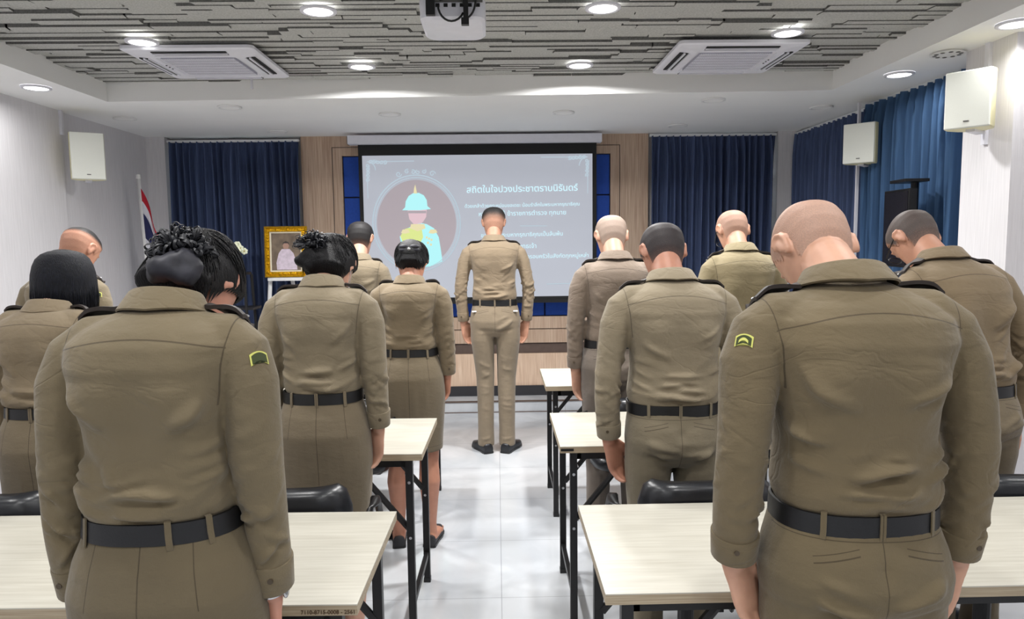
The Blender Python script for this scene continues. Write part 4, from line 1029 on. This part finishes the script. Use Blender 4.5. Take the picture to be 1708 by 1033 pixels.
    # ---- hair
    def cap(rgb, off, dens, low_back=-.088, low_side=.012, low_front=.068, mat=None, name='hair'):
        zs = [-.112 + .223 * i / 46 for i in range(47)]; zs = [min(.1108, z) for z in zs]; na = 72; vs = []; dn = []; keep = []
        for z in zs:
            for k in range(na):
                a = 2 * math.pi * k / na; sn = math.sin(a)
                hl = np.interp(sn, (-1, -.55, -.12, .15, .5, 1), (low_back, low_back + .012, low_side + (.004 if not female else -.035), low_side - .03 if not female else low_side, .04, low_front))
                e = z - hl; m_ = float(sstep(-.004, .016, e)); vs.append(H(nape_pt(z, a, .0008 + off * m_) if female else head_pt(z, a, .0008 + off * m_))); dn.append(float(dens(z, sn, math.cos(a))) * float(sstep(-.002, .022, e))); keep.append(e > -.004)
        fs = [(i * na + k, i * na + (k + 1) % na, (i + 1) * na + (k + 1) % na, (i + 1) * na + k) for i in range(len(zs) - 1) for k in range(na) if all(keep[q_] for q_ in (i * na + k, i * na + (k + 1) % na, (i + 1) * na + (k + 1) % na, (i + 1) * na + k))]
        l0 = (len(zs) - 1) * na; vs.append(H((0, 0, .1112 + off))); dn.append(float(dens(.111, 0, 1)))
        fs += [(l0 + k, l0 + (k + 1) % na, len(vs) - 1) for k in range(na)]
        c_ = MB(); c_.add(vs, fs, mat or hair_mat(rgb, sk))
        o_ = c_.build(name, parent=root, smooth=True, recalc=False)
        at = o_.data.attributes.new('hair_cover', 'FLOAT', 'POINT'); at.data.foreach_set('value', dn)
        return o_
    hk_ = hair[0] if hair else None
    if hk_ == 'crop': cap(hair[1], hair[2], hair[3])
    if hk_ in ('bun', 'net', 'bob'):
        hm_ = strand_mat((14, 13, 16) if hk_ != 'bob' else (17, 19, 27))
        ho = cap((24, 23, 26), .014 if hk_ != 'bob' else .004, lambda z, s2, c2: 1, low_back=nape, low_side=.006 if hk_ != 'bob' else -.03, low_front=.06, mat=hm_)
    if hk_ in ('bun', 'net'):      # strands combed back towards the bun
        st_ = MB()
        for q in (-1, 1):
            for k in range(95):
                z0 = rnd.uniform(-.085, .10); a0 = R(-90) + q * R(rnd.uniform(55, 105)) if z0 > .02 else R(-90) + q * R(rnd.uniform(28, 62)); z1 = .045 + rnd.uniform(-.02, .03); ex_ = rnd.uniform(.001, .0035)
                pth = []
                for j in range(8):
                    f = j / 7; a = a0 * (1 - f * .86) + R(-90) * f * .86; z = z0 * (1 - f) + z1 * f + .012 * math.sin(math.pi * f) * (1 if z0 > .05 else -.3)
                    pth.append(H(nape_pt(z, a, .014 + ex_ * math.sin(math.pi * (.12 + .8 * f)))))
                st_.tube(pth, [.0006] + [.0013] * 6 + [.0008], None, 5)
        so3 = st_.build('combed_strands', hm_, ho, smooth=True); so3['kind'] = 'stuff'
    if hk_ == 'bun':
        _, bc, br, bmat, rc, rr_, nl = hair
        bn = MB(); bn.ball(HC + Vector(bc), br, None, 30, 20); bo_ = bn.build('hair_bun', bmat or hm_, ho, smooth=True)
        P, Nn = get_co(bo_.data); Q = P - np.array(HC); D = .004 * np.sin(Q @ np.array((60, 20, 90))) + .005 * np.sin(Q @ np.array((-70, 30, 60)) + 2) + .0015 * np.sin(Q @ np.array((260, 0, 160))); set_co(bo_.data, P + Nn * D[:, None])
        rf = MB()
        rf.ball(HC + Vector(rc), tuple(r * .62 for r in rr_), None, 16, 10)
        for k in range(nl):    # ruffled loops of the hair tie
            a = rnd.uniform(0, 6.283); el = rnd.uniform(-.35, 1.45); n_ = Vector((math.cos(a) * math.cos(el), math.sin(a) * math.cos(el), math.sin(el)))
            an0 = HC + Vector(rc) + Vector((n_.x * rr_[0], n_.y * rr_[1], n_.z * rr_[2])) * rnd.uniform(.5, .72)
            t1 = n_.cross(Vector((rnd.uniform(-1, 1), rnd.uniform(-1, 1), rnd.uniform(-1, 1)))).normalized(); sd = n_.cross(t1); R_ = rnd.uniform(.005, .011) * rr_[0] / .05; w_ = rnd.uniform(.0016, .0034); rings = []
            st = rnd.uniform(1.0, 1.9)
            for j in range(10):
                th = math.pi * 1.65 * j / 9; c_ = an0 + n_ * (R_ * st * (1 - math.cos(th))) + t1 * (R_ * math.sin(th)); od = (n_ * math.cos(th + math.pi) + t1 * math.sin(th)) * .0007
                rings.append([c_ + sd * w_ + od, c_ - sd * w_ + od, c_ - sd * w_ - od, c_ + sd * w_ - od])
            rf.loft(rings)
        rf.build('hair_tie', simple('black_ruffle', (30, 31, 37), .5), ho, smooth=True, angle=60)
    if hk_ == 'net':
        bn = MB(); bn.ball(H((0, -.098, .028)), (.062 * hs, .036 * hs, .058 * hs), None, 26, 16, rot=Rh); bn.build('hair_bun', simple('black_net', (20, 20, 23), .6, bump=.8, scale=260, bd=.003), ho, smooth=True)
        bw_ = MB()
        for q in (-1, 1):
            for e_ in (.004, .020): bw_.ball(HC + Vector((q * .026, -.078, .070 + e_)), (.026, .010, .011), satin, 14, 8)
        for k in range(9): bw_.ball(HC + Vector((rnd.uniform(-.045, .045), -.05, .085 + rnd.uniform(0, .02))), (.009, .008, .010), black_plastic, 8, 6)
        bw_.ball(HC + Vector((0, -.088, .078)), (.010, .008, .009), steel, 10, 6)
        bw_.build('hair_bow', parent=ho, smooth=True)
    if hk_ == 'bob':
        rings = []
        for z, w in ((.117, .02), (.113, .045), (.103, .068), (.085, .086), (.060, .097), (.03, .104), (.0, .107), (-.04, .108), (-.08, .106), (-.105, .103), (-.125, .100)):
            ring = []
            for k in range(49):
                a = R(-90) + R(130) * (2 * k / 48 - 1); edge = z + ((.006 * math.sin(k * 1.7) + .004 * math.sin(k * 3.1)) if z < -.1 else 0)
                ring.append(HC + Vector((w * math.cos(a), w * 1.04 * math.sin(a), edge)) * hs)
            rings.append(ring)
        hb = MB(); n_r = [[p * 1.0 for p in r] for r in rings]
        inner = [[HC + (p - HC) * .955 for p in r] for r in rings]
        hb.loft([a_ + list(reversed(b_)) for a_, b_ in zip(rings, inner)])
        hbo = hb.build('bob_lengths', hm_, ho, smooth=True, angle=70)
        stn = MB()
        for k in range(260):
            a = R(-90) + R(rnd.uniform(-130, 130)); l0 = rnd.uniform(.02, .05); l1 = -.120 - abs(rnd.gauss(0, .010)); r0 = 1.0 + rnd.uniform(-.01, .025)
            pth = [HC + Vector((q_ * r0 * math.cos(a), q_ * 1.035 * r0 * math.sin(a), z)) * hs for z, q_ in ((l0 - .03, .1025), ((l0 + l1) / 2, .107), (l1, .102))]
            stn.tube(pth, [.0012, .0013, .0004], None, 4)
        stn['x'] if False else None
        so2 = stn.build('loose_strands', hm_, ho, smooth=True); so2['kind'] = 'stuff'
    # ---- extras
    for ex in extras:
        if ex[0] == 'watch':
            q = ex[1]; p1 = T(q * ARM[-1][0][0], ARM[-1][0][1], ARM[-1][0][2], True) + Vector((-q * .002, .004, -.016))
            w = MB(); w.tube([p1 + Vector((0, 0, .006)), p1 + Vector((0, 0, .005)), p1 + Vector((0, .001, -.006)), p1 + Vector((0, .001, -.007))], [(.028, .024), (.034, .028), (.033, .027), (.026, .022)], steel, 24); w.ball(p1 + Vector((q * .030, -.008, 0)), (.006, .016, .016), steel, 14, 8)
            w.build('wristwatch', parent=root, smooth=True, angle=50)
        if ex[0] == 'glasses':
            g_ = MB()
            for q in (-1, 1):
                g_.tube([H((q * .079, -.020, .018)), H((q * .081, .03, .020)), H((q * .074, .098, .020))], .0022, black_plastic, 6)
                ring = [H((q * (.038 + .0) + .026 * math.cos(t2), .104, .012 + .019 * math.sin(t2))) for t2 in [2 * math.pi * k / 20 for k in range(21)]]; g_.tube(ring, .0018, black_plastic, 6, up=tuple(Rh @ Vector((0, 1, 0))))
            g_.tube([H((-.012, .106, .016)), H((.012, .106, .016))], .0016, black_plastic, 6); g_.build('glasses', parent=root)
        if ex[0] == 'mask':
            mk = MB(); rings = []
            for z, w_, f_ in ((.0, .05, .108), (-.02, .064, .118), (-.045, .066, .120), (-.07, .060, .110), (-.10, .045, .096)):
                rings.append([H((w_ * math.sin(t2), f_ * .80 + f_ * .2 * math.cos(t2) - .035 * (1 - math.cos(t2)), z)) for t2 in [R(-80) + R(160) * k / 16 for k in range(17)]])
            mk.loft([r + [p + (HC - p) * .03 for p in reversed(r)] for r in rings], mask_m)
            for q in (-1, 1): mk.tube([H((q * .062, .07, -.012)), H((q * .080, .0, .02)), H((q * .083, -.022, .012)), H((q * .080, -.01, -.03)), H((q * .060, .06, -.06))], .0012, mask_m, 6)
            mk.build('face_mask', parent=root, smooth=True)
        if ex[0] == 'pocket_flash':
            for q in (-1, 1):
                a = T(q * .150, -.085, .945); p_ = MB(); p_.box(a.x - .016, a.x + .016, a.y - .012, a.y + .004, a.z - .004, a.z + .004, mask_m); p_.build('pocket_lining', parent=lo)
        if ex[0] == 'phone_pouch':
            q = ex[1]; a = T(q * .168, -.02, .955); p_ = MB(); p_.box(a.x - .012, a.x + .016, a.y - .04, a.y + .04, a.z - .10, a.z + .03, black_leather); p_.build('belt_pouch', parent=bo, bevel=.006)
    if patch:
        q, kind, yy_ = patch; org = T(q * .30, yy_, 1.385, True); tgt = T(q * .185, -.0, 1.345, True); dv = (tgt - org).normalized(); sd = Vector((0, 0, 1)).cross(dv).normalized(); upv = dv.cross(sd).normalized()
        def sheet(w_, h_, off, mat, nm, parent):
            n1, n2 = 10, 5; rows = []
            for j in range(n2 + 1):
                r_ = []
                for i in range(n1 + 1):
                    uu = (2 * i / n1 - 1); p_ = org + sd * (w_ * uu) + upv * (h_ * (2 * j / n2 - 1) - .006 * uu * uu); hit = bm_tree.ray_cast(p_, dv)[0]
                    r_.append((hit if hit else p_ + dv * .2) - dv * off)
                rows.append(r_)
            m_ = MB(); m_.loft([r + [p + dv * .0015 for p in reversed(r)] for r in rows]); return m_.build(nm, mat, parent, smooth=True, angle=40)
        p0_ = sheet(.019, .0105, .0022, patch_y, 'shoulder_patch', so); sheet(.016, .0078, .0032, patch_g, 'patch_field', p0_)
        if kind: sheet(.010, .0028, .0042, patch_y, 'patch_lettering', p0_)
    return root

blk = lambda z, s, c: 1.
def fade(lo, hi, base=.25, top=1.): return lambda z, s, c: base + (top - base) * float(sstep(lo, hi, z))
person('w1', 'woman nearest the camera on the left, large black hair bun with ruffled tie, metal watch', -.642, 1.36, 0, True, 1.038, 1.462, .224, .142, .180, 76, vox=.0055, bvox=.0048,
       shirt=(110, 99, 78), lower=(99, 89, 70), sk=(190, 139, 120), skirt_hem=.52, seed=11, hs=1.0, arm_r=1.02, loops=(-2.35, -1.28, -.75), extras=(('watch', 1),), patch=(1, False, -.11), fwd=.03, kd=1.05,
       hair=('bun', (.010, -.105, .045), (.058, .042, .036), satin, (.010, -.070, .084), (.052, .040, .022), 240), nd=.02, nape=-.105, sleeve_up=-.035)
person('m2', 'bald heavy-set man nearest the camera on the right, yellow-green patch on his left shoulder', .722, 1.42, 0, False, 1.0, 1.495, .280, .158, .186, 74, vox=.0055, bvox=.0048,
       shirt=(108, 96, 74), lower=(101, 90, 69), sk=(196, 153, 130), hair=('crop', (104, 100, 98), .0006, lambda z, s, c: .34 * (1 - float(sstep(.06, .10, z))) ), seed=22, arm_r=1.14, fwd=.05, kd=1.1, neckw=1.12, patch=(-1, True, -.17), elbow=.004, hs=1.02, sleeve_up=.012, hand_in=.42)
person('w3', 'woman with a straight black bob at the left edge', -1.545, 2.47, 0, True, 1.0, 1.362, .200, .130, .165, 46, shirt=(121, 108, 88), lower=(109, 98, 80), skirt_hem=.50, seed=33, hs=.96, hair=('bob',), fwd=.02, sk=(196, 157, 136))
person('m4', 'man with shaved sides and flat black top, back left by the grey wall', -2.11, 3.55, -6, False, 1.0, 1.452, .246, .155, .180, 44, shirt=(121, 110, 90), seed=44, hair=('crop', (26, 25, 26), .005, lambda z, s, c: .10 + .90 * float(sstep(.038, .062, z))), sk=(186, 137, 114), patch=(1, False, -.2))
person('w5', 'woman in a white face mask with a frilly black hair tie, beside the gold portrait', -.625, 2.545, 0, True, 1.016, 1.432, .226, .134, .160, 60, vox=.0068, shirt=(127, 116, 96), lower=(115, 104, 86), skirt_hem=.50, seed=55, hs=1.04, extras=(('mask',),), fwd=.03, sk=(196, 153, 132),
       hair=('bun', (-.040, -.090, .034), (.056, .040, .040), None, (-.046, -.060, .094), (.052, .038, .026), 190), nd=.025, nape=-.095)
person('m6', 'man with short dark hair standing by the left edge of the screen', -.915, 4.78, 0, False, 1.02, 1.478, .222, .15, .175, 28, shirt=(121, 110, 92), seed=66, hair=('crop', (34, 32, 33), .007, fade(-.08, -.02, .55)), sk=(196, 149, 128))
person('w7', 'slim woman with a small black hair bow, bare calves and dark flat shoes', -.440, 3.60, 0, True, 1.006, 1.378, .216, .132, .162, 46, vox=.0075, shirt=(119, 106, 86), lower=(115, 104, 86), skirt_hem=.50, seed=77, hs=.94, hair=('net',), sk=(190, 137, 114), nape=-.07, fwd=.01, feet=.085)
person('m8', 'tall man standing alone in the aisle with white pocket linings showing', -.020, 5.20, 0, False, 1.108, 1.592, .272, .160, .182, 34, vox=.0075, shirt=(135, 120, 100), lower=(129, 116, 98), seed=88, hs=1.0, hair=('crop', (32, 30, 30), .008, fade(-.03, .045, .22)), sk=(190, 143, 120), elbow=.02, extras=(('pocket_flash',),), feet=.078, toe=24, hand_in=.25)
person('m9', 'grey-haired man beside the third right table, left hand hanging open', .600, 3.64, 0, False, 1.024, 1.49, .242, .155, .178, 46, shirt=(123, 110, 98), lower=(109, 100, 92), seed=99, hair=('crop', (138, 128, 118), .003, fade(-.08, -.03, .5, .74)), sk=(196, 153, 132), elbow=.008)
person('m10', 'stocky man with cropped black hair at the second right table, pale olive shirt', .636, 2.58, 0, False, .943, 1.442, .274, .166, .178, 55, vox=.0065, shirt=(135, 124, 104), lower=(119, 110, 92), seed=101, hair=('crop', (40, 39, 42), .004, fade(-.09, -.02, .62, .95)), sk=(178, 129, 108), elbow=.016, hand_in=.3, arm_r=1.08, kd=1.08, neckw=1.06, fwd=.03)
person('m11', 'man with a shaved scalp and thin glasses, behind and right of the black-haired man', 1.272, 3.72, 0, False, 1.02, 1.525, .240, .158, .178, 50, shirt=(131, 120, 94), lower=(115, 106, 88), seed=111, hair=('crop', (120, 108, 100), .001, fade(-.08, .0, .3, .46)), sk=(186, 141, 118), fwd=.02, extras=(('glasses',),))
person('m12', 'man with greying cropped hair and glasses at the right edge, leaning to his left', 1.735, 2.585, 8, False, .99, 1.505, .268, .160, .180, 68, lean=-.07, vox=.0068, shirt=(123, 108, 86), lower=(113, 102, 84), seed=121, hair=('crop', (72, 66, 64), .004, fade(-.085, -.01, .6, .92)), sk=(186, 139, 116), elbow=.02, extras=(('glasses',),), fwd=.07, kd=1.06, neckw=1.05)
